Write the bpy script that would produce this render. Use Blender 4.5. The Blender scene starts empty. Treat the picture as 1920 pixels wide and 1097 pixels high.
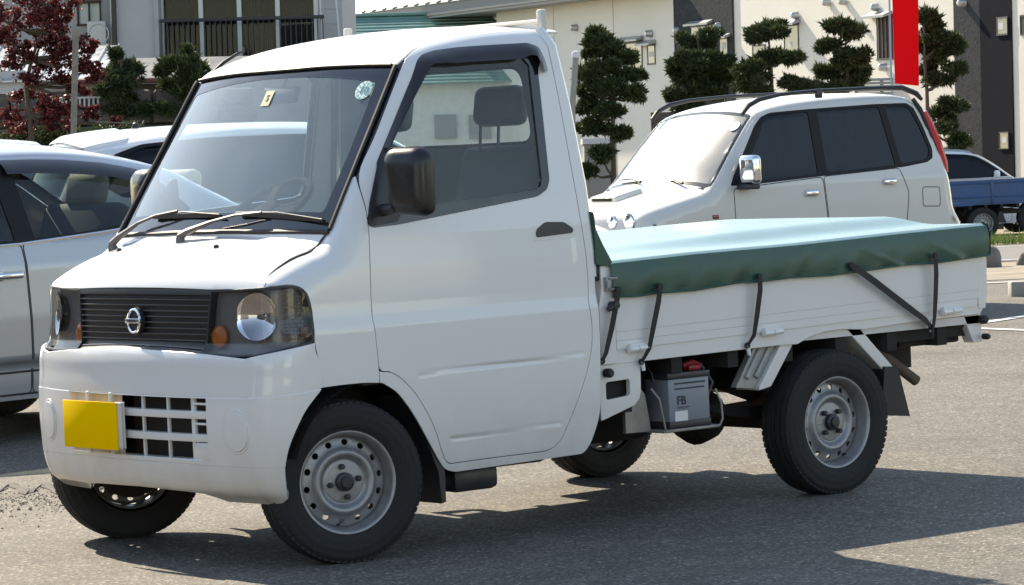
import bpy, bmesh, math, random
import numpy as np
from mathutils import Vector, Matrix
from mathutils.geometry import delaunay_2d_cdt
random.seed(7); rng=np.random.RandomState(7)
SC=bpy.context.scene; COL=SC.collection; PI=math.pi
def R_(d): return math.radians(d)
# ------------------------------------------------------------------ camera, sky, sun, exposure
CAM=np.array([-5.755,-9.093,1.2975]); YAW,PIT,ROL,FPX=.8878,-.0432,-.0453,6052.7
FW=np.array([math.cos(PIT)*math.cos(YAW),math.cos(PIT)*math.sin(YAW),math.sin(PIT)])
_r=np.cross(FW,[0,0,1]); _r/=np.linalg.norm(_r); _u=np.cross(_r,FW)
RT=math.cos(ROL)*_r+math.sin(ROL)*_u; UP=-math.sin(ROL)*_r+math.cos(ROL)*_u
cd=bpy.data.cameras.new('camera'); cam=bpy.data.objects.new('camera',cd); COL.objects.link(cam)
cam.matrix_world=Matrix(((RT[0],UP[0],-FW[0],CAM[0]),(RT[1],UP[1],-FW[1],CAM[1]),(RT[2],UP[2],-FW[2],CAM[2]),(0,0,0,1)))
cd.sensor_width=36; cd.lens=36*FPX/1920; cd.clip_start=.1; cd.clip_end=2000
cd.dof.use_dof=False
SC.camera=cam
SUND=Vector((.15,1.28,1.0)).normalized()          # towards the sun
w=bpy.data.worlds.new('World'); SC.world=w; w.use_nodes=True; nt=w.node_tree
sky=nt.nodes.new('ShaderNodeTexSky'); sky.sky_type='NISHITA'; sky.sun_disc=False
sky.sun_elevation=math.asin(SUND.z); sky.sun_rotation=math.atan2(SUND.x,SUND.y)
sky.air_density=1.0; sky.dust_density=.2; sky.ozone_density=1.0
bg=nt.nodes['Background']; bg.inputs[1].default_value=.13
nt.links.new(sky.outputs[0],bg.inputs[0])
sl=bpy.data.lights.new('sun','SUN'); sl.energy=4.3; sl.angle=R_(.55); sl.color=(1,.965,.90)
so=bpy.data.objects.new('sun',sl); COL.objects.link(so); so.rotation_euler=(-SUND).to_track_quat('-Z','Y').to_euler()
SC.view_settings.view_transform='Standard'; SC.view_settings.look='None'; SC.view_settings.gamma=1; SC.view_settings.use_curve_mapping=False
SC.view_settings.exposure=1.22
SC.view_settings.use_white_balance=True; SC.view_settings.white_balance_temperature=7900
SC.cycles.max_bounces=8; SC.cycles.transparent_max_bounces=16; SC.cycles.caustics_reflective=False; SC.cycles.caustics_refractive=False
SC.cycles.sample_clamp_indirect=6
# ------------------------------------------------------------------ materials
MATS={}
def mat(name,col,rough=.5,metal=0,coat=0,bump=0,bscale=40,var=0,vscale=6,spec=.5,dirt=None,crough=.04,trans=0):
    if name in MATS: return MATS[name]
    m=bpy.data.materials.new(name); m.use_nodes=True; n=m.node_tree; p=n.nodes['Principled BSDF']; L=n.links
    p.inputs['Base Color'].default_value=(*col,1); p.inputs['Roughness'].default_value=rough; p.inputs['Metallic'].default_value=metal
    p.inputs['Specular IOR Level'].default_value=spec
    if coat: p.inputs['Coat Weight'].default_value=coat; p.inputs['Coat Roughness'].default_value=crough
    tc=n.nodes.new('ShaderNodeTexCoord'); src=None
    if var:
        nz=n.nodes.new('ShaderNodeTexNoise'); nz.inputs['Scale'].default_value=vscale; nz.inputs['Detail'].default_value=6; nz.inputs['Roughness'].default_value=.6
        L.new(tc.outputs['Object'],nz.inputs['Vector'])
        mr=n.nodes.new('ShaderNodeMapRange'); mr.inputs['From Min'].default_value=.3; mr.inputs['From Max'].default_value=.7; mr.inputs['To Min'].default_value=1-var; mr.inputs['To Max'].default_value=1+var
        L.new(nz.outputs['Fac'],mr.inputs['Value'])
        mx=n.nodes.new('ShaderNodeVectorMath'); mx.operation='SCALE'; mx.inputs[0].default_value=col; L.new(mr.outputs[0],mx.inputs['Scale']); src=mx.outputs[0]
        mr2=n.nodes.new('ShaderNodeMapRange'); mr2.inputs['From Min'].default_value=.3; mr2.inputs['From Max'].default_value=.7; mr2.inputs['To Min'].default_value=max(0,rough-.07); mr2.inputs['To Max'].default_value=min(1,rough+.07)
        L.new(nz.outputs['Fac'],mr2.inputs['Value']); L.new(mr2.outputs[0],p.inputs['Roughness'])
    if dirt:   # (colour, z below which dirt gathers, blend height, amount)
        dc,z0,dz,am=dirt
        sx=n.nodes.new('ShaderNodeSeparateXYZ'); L.new(tc.outputs['Object'],sx.inputs[0])
        mz=n.nodes.new('ShaderNodeMapRange'); mz.inputs['From Min'].default_value=z0+dz; mz.inputs['From Max'].default_value=z0; mz.inputs['To Min'].default_value=0; mz.inputs['To Max'].default_value=1; L.new(sx.outputs['Z'],mz.inputs['Value'])
        n2=n.nodes.new('ShaderNodeTexNoise'); n2.inputs['Scale'].default_value=9; n2.inputs['Detail'].default_value=7; L.new(tc.outputs['Object'],n2.inputs['Vector'])
        mm=n.nodes.new('ShaderNodeMath'); mm.operation='MULTIPLY'; L.new(mz.outputs[0],mm.inputs[0]); L.new(n2.outputs['Fac'],mm.inputs[1])
        m3=n.nodes.new('ShaderNodeMath'); m3.operation='MULTIPLY'; m3.inputs[1].default_value=am*2; m3.use_clamp=True; L.new(mm.outputs[0],m3.inputs[0])
        mixc=n.nodes.new('ShaderNodeMix'); mixc.data_type='RGBA'; L.new(m3.outputs[0],mixc.inputs[0]); mixc.inputs[7].default_value=(*dc,1)
        if src: L.new(src,mixc.inputs[6])
        else: mixc.inputs[6].default_value=(*col,1)
        src=mixc.outputs[2]
    if src: L.new(src,p.inputs['Base Color'])
    if bump:
        nb=n.nodes.new('ShaderNodeTexNoise'); nb.inputs['Scale'].default_value=bscale; nb.inputs['Detail'].default_value=4; L.new(tc.outputs['Object'],nb.inputs['Vector'])
        b=n.nodes.new('ShaderNodeBump'); b.inputs['Strength'].default_value=bump; b.inputs['Distance'].default_value=.01; L.new(nb.outputs['Fac'],b.inputs['Height']); L.new(b.outputs[0],p.inputs['Normal'])
    MATS[name]=m; return m
def glassmat(name,tint,refl=1.0,rough=0.0,ior=1.5,fk=1.9,dust_glare=0,dust_glare_col=(.6,.62,.62)):
    if name in MATS: return MATS[name]
    m=bpy.data.materials.new(name); m.use_nodes=True; n=m.node_tree; n.nodes.remove(n.nodes['Principled BSDF']); L=n.links; out=n.nodes['Material Output']
    t=n.nodes.new('ShaderNodeBsdfTransparent'); t.inputs[0].default_value=(*tint,1)
    g=n.nodes.new('ShaderNodeBsdfGlossy'); g.inputs['Roughness'].default_value=rough; g.inputs[0].default_value=(refl,refl,refl,1)
    f=n.nodes.new('ShaderNodeFresnel'); ge=n.nodes.new('ShaderNodeNewGeometry'); mi=n.nodes.new('ShaderNodeMapRange'); mi.inputs['To Min'].default_value=ior; mi.inputs['To Max'].default_value=1/ior; L.new(ge.outputs['Backfacing'],mi.inputs['Value']); L.new(mi.outputs[0],f.inputs[0])   # a thin pane mirrors alike from both sides
    f2=n.nodes.new('ShaderNodeMath'); f2.operation='MULTIPLY'; f2.inputs[1].default_value=fk; f2.use_clamp=True; L.new(f.outputs[0],f2.inputs[0])
    mx=n.nodes.new('ShaderNodeMixShader'); L.new(f2.outputs[0],mx.inputs[0]); L.new(t.outputs[0],mx.inputs[1]); L.new(g.outputs[0],mx.inputs[2]); last=mx.outputs[0]
    if dust_glare:  # diffuse film
        tc=n.nodes.new('ShaderNodeTexCoord'); nz=n.nodes.new('ShaderNodeTexNoise'); nz.inputs['Scale'].default_value=5; nz.inputs['Detail'].default_value=6; L.new(tc.outputs['Object'],nz.inputs[0])
        mr=n.nodes.new('ShaderNodeMapRange'); mr.inputs['To Min'].default_value=dust_glare*.5; mr.inputs['To Max'].default_value=dust_glare*1.5; L.new(nz.outputs['Fac'],mr.inputs['Value'])
        d=n.nodes.new('ShaderNodeBsdfDiffuse'); d.inputs[0].default_value=(*dust_glare_col,1); m2=n.nodes.new('ShaderNodeMixShader')
        L.new(mr.outputs[0],m2.inputs[0]); L.new(last,m2.inputs[1]); L.new(d.outputs[0],m2.inputs[2]); last=m2.outputs[0]
    L.new(last,out.inputs[0]); MATS[name]=m; return m
# ------------------------------------------------------------------ objects
def link(name,me,m=None,parent=None):
    o=bpy.data.objects.new(name,me); COL.objects.link(o)
    if m is not None and me is not None:
        for x in (m if isinstance(m,(list,tuple)) else [m]): me.materials.append(x)
    if parent is not None: o.parent=parent
    return o
def tag(o,label=None,cat=None,group=None,kind=None):
    if label: o['label']=label
    if cat: o['category']=cat
    if group: o['group']=group
    if kind: o['kind']=kind
    return o
def thing(name,label,cat,loc=(0,0,0),rotz=0,group=None,mw=None):
    o=bpy.data.objects.new(name,None); COL.objects.link(o); o.empty_display_size=.2
    if mw is not None: o.matrix_world=mw
    else: o.location=loc; o.rotation_euler=(0,0,rotz)
    return tag(o,label,cat,group)
def dup(root,loc,rotz,label,group=None):
    def cp(o,par):
        c=o.copy(); COL.objects.link(c)
        if par is not None: c.parent=par
        for ch in list(o.children): cp(ch,c)
        return c
    r=cp(root,None); r.location=loc; r.rotation_euler=(0,0,rotz); r['label']=label
    if group: r['group']=group
    return r
def dupchild(o,parent,mirror=False,name=None):
    "copy a part with its sub-parts; mirror: across y, with mirrored meshes"
    c=o.copy(); COL.objects.link(c); c.parent=parent
    if mirror: c.data=mirmesh(o.data)
    for ch in list(o.children): dupchild(ch,c,mirror)
    return c
_mm={}
def mirmesh(me):
    if me.name in _mm: return _mm[me.name]
    n=me.copy(); N=len(n.vertices); co=np.empty(N*3); n.vertices.foreach_get('co',co); co=co.reshape(-1,3); co[:,1]*=-1
    cn=None
    if me.has_custom_normals:
        vn=np.zeros((len(me.loops),3),np.float32); me.corner_normals.foreach_get('vector',vn.ravel()) if False else None
        vn=np.array([tuple(c.vector) for c in me.corner_normals]); li=np.empty(len(me.loops),np.int32); me.loops.foreach_get('vertex_index',li)
        cn=np.zeros((N,3)); cn[li]=vn; cn[:,1]*=-1
    n.vertices.foreach_set('co',co.ravel()); n.flip_normals()
    if cn is not None: n.normals_split_custom_set_from_vertices(cn.tolist())
    n.update(); _mm[me.name]=n; return n
class MB:
    def __init__(s): s.v=[]; s.f=[]; s.mi=[]; s.m=0
    def add(s,v,f):
        b=len(s.v); s.v+= [tuple(map(float,p)) for p in v]; s.f+=[tuple(b+i for i in q) for q in f]; s.mi+=[s.m]*len(f); return s
    def box(s,a,b,M=None):
        x0,y0,z0=a; x1,y1,z1=b; v=[(x0,y0,z0),(x1,y0,z0),(x1,y1,z0),(x0,y1,z0),(x0,y0,z1),(x1,y0,z1),(x1,y1,z1),(x0,y1,z1)]
        if M is not None: v=[tuple(M@Vector(p)) for p in v]
        return s.add(v,[(3,2,1,0),(4,5,6,7),(0,1,5,4),(1,2,6,5),(2,3,7,6),(3,0,4,7)])
    def rbox(s,a,b,r=.005,seg=2,M=None):
        bm=bmesh.new(); bmesh.ops.create_cube(bm,size=1)
        for v in bm.verts: v.co=Vector([(a[i]+b[i])/2+v.co[i]*(b[i]-a[i]) for i in range(3)])
        r=min(r,.45*min(abs(b[i]-a[i]) for i in range(3)))
        bmesh.ops.bevel(bm,geom=bm.edges[:],offset=r,segments=seg,profile=.5,affect='EDGES')
        bm.verts.index_update(); vs=[(M@v.co if M is not None else v.co.copy()) for v in bm.verts]; fs=[[v.index for v in f.verts] for f in bm.faces]; bm.free()
        return s.add(vs,fs)
    def tube(s,pts,r,seg=8,cap=True):
        P=[Vector(p) for p in pts]; n=len(P); rs=r if isinstance(r,(list,tuple)) else [r]*n; v=[];f=[]; prev=None
        for i,p in enumerate(P):
            t=(P[min(i+1,n-1)]-P[max(i-1,0)]).normalized()
            if prev is None: a=t.orthogonal().normalized()
            else: a=(prev-t*prev.dot(t)).normalized()
            prev=a; b=t.cross(a)
            for k in range(seg):
                w=2*PI*k/seg; v.append(p+(a*math.cos(w)+b*math.sin(w))*rs[i])
        for i in range(n-1):
            for k in range(seg): f.append((i*seg+k,i*seg+(k+1)%seg,(i+1)*seg+(k+1)%seg,(i+1)*seg+k))
        if cap: f.append(tuple(range(seg))[::-1]); f.append(tuple((n-1)*seg+k for k in range(seg)))
        return s.add(v,f)
    def lathe(s,prof,seg=32,M=None,axis='Y',caps=False):
        v=[];f=[];n=len(prof)
        for i,(r,h) in enumerate(prof):
            for k in range(seg):
                w=2*PI*k/seg; c,q=r*math.cos(w),r*math.sin(w)
                p=Vector((c,h,q)) if axis=='Y' else (Vector((c,q,h)) if axis=='Z' else Vector((h,c,q)))
                v.append(M@p if M is not None else p)
        for i in range(n-1):
            for k in range(seg): f.append((i*seg+k,i*seg+(k+1)%seg,(i+1)*seg+(k+1)%seg,(i+1)*seg+k))
        if caps: f.append(tuple(range(seg))); f.append(tuple((n-1)*seg+k for k in range(seg)))
        return s.add(v,f)
    def prism(s,pts,a,b,axis='y'):
        n=len(pts)
        def P(p,h): return {'y':(p[0],h,p[1]),'x':(h,p[0],p[1]),'z':(p[0],p[1],h)}[axis]
        v=[P(p,a) for p in pts]+[P(p,b) for p in pts]
        return s.add(v,[tuple(range(n)),tuple(range(n,2*n))[::-1]]+[(i,(i+1)%n,n+(i+1)%n,n+i) for i in range(n)])
    def sheet(s,P):   # grid (n,m,3)
        n,m=P.shape[:2]; return s.add(P.reshape(-1,3),[(i*m+j,(i+1)*m+j,(i+1)*m+j+1,i*m+j+1) for i in range(n-1) for j in range(m-1)])
    def mesh(s,name,smooth=True,angle=35,recalc=True):
        me=bpy.data.meshes.new(name); me.from_pydata(s.v,[],s.f)
        if any(s.mi): me.polygons.foreach_set('material_index',s.mi)
        if recalc:
            bm=bmesh.new(); bm.from_mesh(me); bmesh.ops.recalc_face_normals(bm,faces=bm.faces[:]); bm.to_mesh(me); bm.free()
        if smooth: me.shade_smooth(); me.set_sharp_from_angle(angle=R_(angle))
        me.update(); return me
    def build(s,name,m,parent=None,smooth=True,angle=35,recalc=True): return link(name,s.mesh(name,smooth,angle,recalc),m,parent)
# ------------------------------------------------------------------ curved panels
def inpoly(P,x,y):
    P=np.asarray(P); n=len(P); ins=np.zeros(len(x),bool); j=n-1
    for i in range(n):
        xi,yi=P[i]; xj,yj=P[j]
        c=((yi>y)!=(yj>y))&(x<(xj-xi)*(y-yi)/(yj-yi+1e-15)+xi); ins^=c; j=i
    return ins
def resample(P,step):
    out=[]
    for i in range(len(P)):
        a=np.array(P[i],float); b=np.array(P[(i+1)%len(P)],float); n=max(1,int(math.ceil(np.linalg.norm(b-a)/step)))
        for k in range(n): out.append(a+(b-a)*k/n)
    return np.array(out)
def rnd(P,r,seg=4):
    "round the corners of a polygon; r number or list"
    out=[];n=len(P)
    for i in range(n):
        p0=np.array(P[i-1],float);p=np.array(P[i],float);p1=np.array(P[(i+1)%n],float); rr=r[i] if isinstance(r,(list,tuple)) else r
        d0=p0-p;d1=p1-p;l0=np.linalg.norm(d0);l1=np.linalg.norm(d1)
        if rr<=0 or l0<1e-6 or l1<1e-6: out.append(p); continue
        q=min(rr,l0*.48,l1*.48); a=p+d0/l0*q;b=p+d1/l1*q
        for k in range(seg+1):
            t=k/seg; out.append((1-t)**2*a+2*t*(1-t)*p+t*t*b)
    return [tuple(x) for x in out]
def shrink(P,d):
    P=np.array(P,float); n=len(P); out=[]; ar=sum(P[i][0]*P[(i+1)%n][1]-P[(i+1)%n][0]*P[i][1] for i in range(n)); sg=1 if ar>0 else -1
    for i in range(n):
        a=P[i]-P[i-1]; b=P[(i+1)%n]-P[i]; a/=np.linalg.norm(a)+1e-12; b/=np.linalg.norm(b)+1e-12
        na=np.array([-a[1],a[0]])*sg; nb=np.array([-b[1],b[0]])*sg; m=na+nb; m/=max(np.linalg.norm(m),1e-6); c=max(m@na,.5)
        out.append(P[i]+m*d/c)
    return [tuple(x) for x in out]
def edist(P,x,y):
    d=np.full(len(x),1e9)
    for i in range(len(P)):
        a=P[i-1];b=P[i]; l=((b-a)**2).sum()+1e-14; t=np.clip(((x-a[0])*(b[0]-a[0])+(y-a[1])*(b[1]-a[1]))/l,0,1)
        d=np.minimum(d,np.hypot(x-a[0]-t*(b[0]-a[0]),y-a[1]-t*(b[1]-a[1])))
    return d
def panel(name,outline,fn,m,parent,step=.02,holes=(),thick=.006,lift=0,smooth=None,lip=.0010,out=None,nh=1e-3):
    """sheet-metal panel: polygon in the surface's own coordinates, triangulated, mapped through fn, with folded edges"""
    rings=[resample(outline,step)]+[resample(h,step) for h in holes]
    lo=rings[0].min(0);hi=rings[0].max(0)
    gx,gy=np.meshgrid(np.arange(lo[0]+step*.5,hi[0],step),np.arange(lo[1]+step*.5,hi[1],step),indexing='ij'); gx=gx.ravel();gy=gy.ravel()
    k=inpoly(rings[0],gx,gy)&(edist(rings[0],gx,gy)>step*.45)
    for h in rings[1:]: k&=~inpoly(h,gx,gy)&(edist(h,gx,gy)>step*.45)
    # extra inner ring close to the edge gives the rounded lip something to hold
    pts=np.vstack(rings+[np.stack([gx[k],gy[k]],1)]); edges=[];b=0
    for rg in rings:
        n=len(rg); edges+=[(b+i,b+(i+1)%n) for i in range(n)]; b+=n
    vs,_,fs,_,_,_=delaunay_2d_cdt([Vector(p) for p in pts],edges,[],0,1e-6)
    V=np.array([tuple(v) for v in vs]); T=np.array(fs); c=V[T].mean(1)
    k=inpoly(rings[0],c[:,0],c[:,1])
    for h in rings[1:]: k&=~inpoly(h,c[:,0],c[:,1])
    T=T[k]
    def mapn(Q):
        h=nh; P=fn(Q[:,0],Q[:,1]); A=fn(Q[:,0]+h,Q[:,1])-fn(Q[:,0]-h,Q[:,1]); B=fn(Q[:,0],Q[:,1]+h)-fn(Q[:,0],Q[:,1]-h)
        N=np.cross(A,B); N/=np.linalg.norm(N,axis=1)[:,None]+1e-12; return P,N
    P,N=mapn(V); ref=np.array(out if out is not None else (1.2,0,.7)); sg=1 if np.median(((P-ref)*N).sum(1))>0 else -1
    N=N*sg; P=P+N*lift
    # orient triangles
    tn=np.cross(P[T[:,1]]-P[T[:,0]],P[T[:,2]]-P[T[:,0]]); fl=(tn*N[T].mean(1)).sum(1)<0; T[fl]=T[fl][:,::-1]
    verts=[P]; norms=[N]; faces=T.tolist(); base=len(P)
    if thick:
        for rg in rings:
            Q,M=mapn(rg); M=M*sg; Q=Q+M*lift; n=len(Q)
            cen=np.roll(Q,-1,0)-np.roll(Q,1,0); side=np.cross(cen,M); side/=np.linalg.norm(side,axis=1)[:,None]+1e-12
            ar=np.sum(rg[:,0]*np.roll(rg[:,1],-1)-np.roll(rg[:,0],-1)*rg[:,1])
            # test outward direction
            t=rg[0]; sgn=1 if sum(ar>0 for _ in [0]) else -1
            if rg is not rings[0]: sgn=-sgn
            side=side*(sgn*sg)
            verts+= [Q, Q+side*lip*.7-M*lip*.5, Q+side*lip-M*lip*1.6, Q+side*lip-M*thick]
            norms+= [M, (M+side)/1.414, side, side]
            for l in range(3):
                for i in range(n):
                    j=(i+1)%n; q=(base+l*n+i,base+l*n+j,base+(l+1)*n+j,base+(l+1)*n+i); faces.append(q if sgn*sg<0 else q[::-1])
            base+=4*n
    me=bpy.data.meshes.new(name); VV=np.vstack(verts); me.from_pydata(VV.tolist(),[],faces); me.shade_smooth(); me.update()
    me.normals_split_custom_set_from_vertices(np.vstack(norms).tolist())
    return link(name,me,m,parent)
def soft(P,r,lim=50):
    "round only the shallow corners of an outline (digitised curves), keep real corners crisp"
    n=len(P); rr=[]
    for i in range(n):
        u=np.array(P[i],float)-np.array(P[i-1],float); w_=np.array(P[(i+1)%n],float)-np.array(P[i],float); k=np.dot(u,w_)/(np.linalg.norm(u)*np.linalg.norm(w_)+1e-12)
        rr.append(r if k>math.cos(R_(lim)) else 0)
    return rnd(P,rr,4)
def circle(cx,cy,rx,ry=None,n=24):
    ry=ry or rx; return [(cx+rx*math.cos(2*PI*i/n),cy+ry*math.sin(2*PI*i/n)) for i in range(n)]
def text_mesh(name,s,size,M,m,parent,ext=.0008,bold=0):
    cu=bpy.data.curves.new(name+'_c','FONT'); cu.body=s; cu.size=size; cu.extrude=ext; cu.align_x='CENTER'; cu.align_y='CENTER'; cu.offset=bold
    t=bpy.data.objects.new(name+'_t',cu); COL.objects.link(t); bpy.context.view_layer.update(); dg=bpy.context.evaluated_depsgraph_get()
    me=bpy.data.meshes.new_from_object(t.evaluated_get(dg)); bpy.data.objects.remove(t); me.transform(M)
    me.materials.clear(); return link(name,me,m,parent)
def frame(o,x,z):   # matrix from origin, local x dir, local y(up) dir
    x=Vector(x).normalized(); u=Vector(z); n=x.cross(u).normalized(); u=n.cross(x)
    return Matrix(((x.x,u.x,n.x,o[0]),(x.y,u.y,n.y,o[1]),(x.z,u.z,n.z,o[2]),(0,0,0,1)))
# ------------------------------------------------------------------ vehicle body surface
def crom(P,n):
    P=np.array(P,float); Q=np.vstack([2*P[0]-P[1],P,2*P[-1]-P[-2]]); out=[]
    for i in range(1,len(Q)-2):
        t=np.linspace(0,1,n,endpoint=False)[:,None]; p0,p1,p2,p3=Q[i-1:i+3]
        out.append(.5*((2*p1)+(-p0+p2)*t+(2*p0-5*p1+4*p2-p3)*t**2+(-p0+3*p1-3*p2+p3)*t**3))
    return np.vstack(out+[P[-1:]])
class Shell:
    """a side-view profile extruded across the body, bowed in plan, rounded into the sides"""
    def __init__(s,PC,bow,rad,hw,n=700,k=9):
        c=crom(PC,12); l=np.concatenate([[0],np.cumsum(np.hypot(*np.diff(c,axis=0).T))]); s.L=l[-1]
        s.v=np.linspace(0,s.L,n); s.X=np.interp(s.v,l,c[:,0]); s.Z=np.interp(s.v,l,c[:,1])
        def sm(a):
            h=k//2; b=np.convolve(np.pad(a,h,mode='edge'),np.ones(k)/k,'valid'); b[:h]=a[:h]; b[-h:]=a[-h:]; return b
        tx=sm(np.gradient(s.X)); tz=sm(np.gradient(s.Z)); q=np.hypot(tx,tz); s.NX=tz/q; s.NZ=-tx/q
        s.vc=np.interp(np.arange(len(PC))*12,np.arange(len(l)),l)      # v at control points
        s.BOW=bow(s.v,s.X,s.Z,s.vc); s.RAD=rad(s.v,s.X,s.Z,s.vc); s.HW=hw; s.EX=s.X+s.NX*s.BOW; s.EZ=s.Z+s.NZ*s.BOW; s.PG=[(s.EX[0],-5)]+list(zip(s.EX[::3],s.EZ[::3]))+[(s.EX[-1],s.EZ[-1]),(s.EX[-1],-5)]
    def front(s,v,y):
        v=np.asarray(v,float); y=np.asarray(y,float); v,y=np.broadcast_arrays(v,y)
        px,pz,nx,nz,b,R=[np.interp(v,s.v,a) for a in (s.X,s.Z,s.NX,s.NZ,s.BOW,s.RAD)]
        hw=s.HW(pz+nz*b,px+nx*b); yc=hw-R; a=np.abs(y); th=np.clip((a-yc)/R,0,PI/2); t=np.minimum(a,yc)/yc
        d=b*t**2.2+R*(1-np.cos(th)); yy=np.where(a<yc,a,yc+R*np.sin(th)); d=d+np.maximum(a-yc-R*PI/2,0)
        x=px+nx*d; z=pz+nz*d; yy=np.where(th>=PI/2,s.HW(z,x),yy); return np.stack([x,np.sign(y)*yy,z],-1)
    def side(s,X,Z,extra=None):
        X=np.asarray(X,float); Z=np.asarray(Z,float); X,Z=np.broadcast_arrays(X,Z); sh=X.shape; X=X.ravel(); Z=Z.ravel(); out=np.zeros((len(X),3)); idx=np.arange(len(s.EX))
        for i0 in range(0,len(X),3000):
            x=X[i0:i0+3000]; z=Z[i0:i0+3000]; k0=np.clip(((x[:,None]-s.EX)**2+(z[:,None]-s.EZ)**2).argmin(1),1,len(s.EX)-2); best=None
            for o in (-1,0):
                ax=s.EX[k0+o];az=s.EZ[k0+o];bx=s.EX[k0+o+1]-ax;bz=s.EZ[k0+o+1]-az
                t=np.clip(((x-ax)*bx+(z-az)*bz)/(bx*bx+bz*bz+1e-12),0,1); dd=(x-ax-bx*t)**2+(z-az-bz*t)**2
                if best is None: best=(dd,k0+o+t)
                else:
                    m=dd<best[0]; best=(np.where(m,dd,best[0]),np.where(m,k0+o+t,best[1]))
            f=best[1]; ex,ez,nx,nz,R=[np.interp(f,idx,a) for a in (s.EX,s.EZ,s.NX,s.NZ,s.RAD)]
            w=(x-ex)*nx+(z-ez)*nz; w=np.where(inpoly(s.PG,x,z),1,-1)*np.hypot(x-ex,z-ez); far=w>=R; th=np.clip((R-w)/R,0,PI/2); d=np.where(far,w,R-R*np.sin(th)); zz=np.where(far,z,ez+nz*d); xx=np.where(far,x,ex+nx*d)
            yb=s.HW(zz,xx)-R*(1-np.cos(th))-np.maximum(-(w-R)-R*PI/2,0)
            if extra is not None: yb=yb+extra(x,z)*np.cos(th)
            out[i0:i0+3000]=np.stack([xx,-yb,zz],-1)
        return out.reshape(sh+(3,))
# ================================================================== materials used on vehicles
WP=mat('white_paint',(.78,.775,.765),.25,coat=.7,dirt=((.42,.36,.27),.20,.34,.38),crough=.05)
WP2=mat('white_paint_worn',(.68,.68,.67),.38,coat=.4,var=.06,vscale=5,dirt=((.35,.31,.25),.35,.35,.35))
BLK=mat('black_rubber',(.018,.018,.02),.55,var=.2)
BPL=mat('black_plastic',(.028,.028,.032),.38,var=.15,vscale=12)
TRIM=mat('gloss_black_trim',(.012,.012,.015),.12,coat=.5)
DARK=mat('dark_underbody',(.02,.019,.018),.85,var=.4)
STEEL=mat('wheel_steel',(.33,.33,.335),.42,metal=.55,var=.14,vscale=22,bump=.12,bscale=160,dirt=None)
RUB=mat('tyre_rubber',(.012,.012,.0125),.75,var=.35,vscale=16,bump=.25,bscale=90)
CHR=mat('chrome',(.82,.83,.85),.09,metal=1)
REFL=mat('lamp_reflector',(.85,.86,.88),.06,metal=1)
AMB=mat('amber_lens',(.75,.20,.02),.25,coat=.6)
YEL=mat('yellow_plate',(1.0,.60,.0),.85,spec=.1,var=.015)
SMOKE=glassmat('smoked_lamp_lens',(.70,.68,.68),.8,fk=.9)
CLEAR=glassmat('clear_lamp_lens',(.78,.79,.80),.9)
WGL=glassmat('windscreen_glass',(.82,.90,.89),1.0,dust_glare=.115,dust_glare_col=(.58,.74,.74))  # teal film is dust plus the bright sky's haze painted onto the glass
DGL=glassmat('side_window_glass',(.88,.93,.915),.85,dust_glare=.03,fk=1.1)
VIS=glassmat('smoked_visor',(.10,.095,.10),.75,rough=.05)
INT=mat('interior_grey',(.11,.115,.12),.75,var=.12,bump=.15,bscale=300)
SEATM=mat('seat_vinyl',(.065,.07,.075),.6,var=.1,bump=.2,bscale=200)
GREEN=mat('green_tarpaulin',(.014,.070,.050),.36,var=.16,vscale=7,bump=.2,bscale=420,coat=1.0,crough=.27)
_p=GREEN.node_tree.nodes['Principled BSDF']; _p.inputs['Coat IOR'].default_value=1.24; _p.inputs['Coat Tint'].default_value=(.93,1,.96,1)
GREEN2=GREEN
STRAP=mat('black_strap',(.014,.014,.018),.6,bump=.3,bscale=300)
GREY=mat('grey_battery_case',(.22,.245,.285),.38,var=.05)
GALV=mat('galvanised_bracket',(.36,.36,.345),.5,metal=.4,var=.2,vscale=18,dirt=((.25,.19,.12),.3,.15,.3))
RUST=mat('rusty_pipe',(.12,.085,.065),.8,var=.4,vscale=20,bump=.3)
REDM=mat('red_terminal_cap',(.32,.02,.03),.45)
MESHD=mat('radiator_mesh',(.03,.024,.023),.6,bump=.6,bscale=500)
# ================================================================== the kei truck
T=Shell([(.072,.213),(.045,.235),(.015,.262),(-.004,.32),(-.010,.40),(-.012,.47),(-.010,.56),(-.004,.62),(-.002,.66),(.010,.700),(.030,.722),(.035,.78),(.040,.86),(.046,.905),
    (.062,.935),(.085,.962),(.13,.988),(.19,1.015),(.25,1.038),(.300,1.055),(.322,1.075),(.40,1.20),(.47,1.312),(.56,1.455),(.642,1.588),(.664,1.620),(.695,1.652),(.745,1.682),
    (.82,1.706),(.93,1.725),(1.06,1.740),(1.20,1.749),(1.34,1.752),(1.43,1.750)],
    lambda v,x,z,c:np.interp(z,[.24,.7,.9,1.04,1.08,1.6,1.69,1.75],[.055,.055,.05,.05,.055,.053,.045,.035]),
    lambda v,x,z,c:np.interp(v-c[1],[0,.3,.5,.7,.75,1.0,1.7,1.85,2.4],[.10,.12,.12,.11,.10,.075,.065,.075,.075]),
    lambda z,x:np.interp(z,[.20,.30,.45,.60,.755,.80,.83,.95,1.05,1.15,1.6,1.8],[.712,.722,.732,.737,.7375,.729,.727,.724,.717,.704,.632,.602]))
V0=T.vc[1]
def F(P): return [(a+V0,b) for a,b in P]
def sstep(a,b,x): t=np.clip((x-a)/(b-a),0,1); return t*t*(3-2*t)
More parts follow.
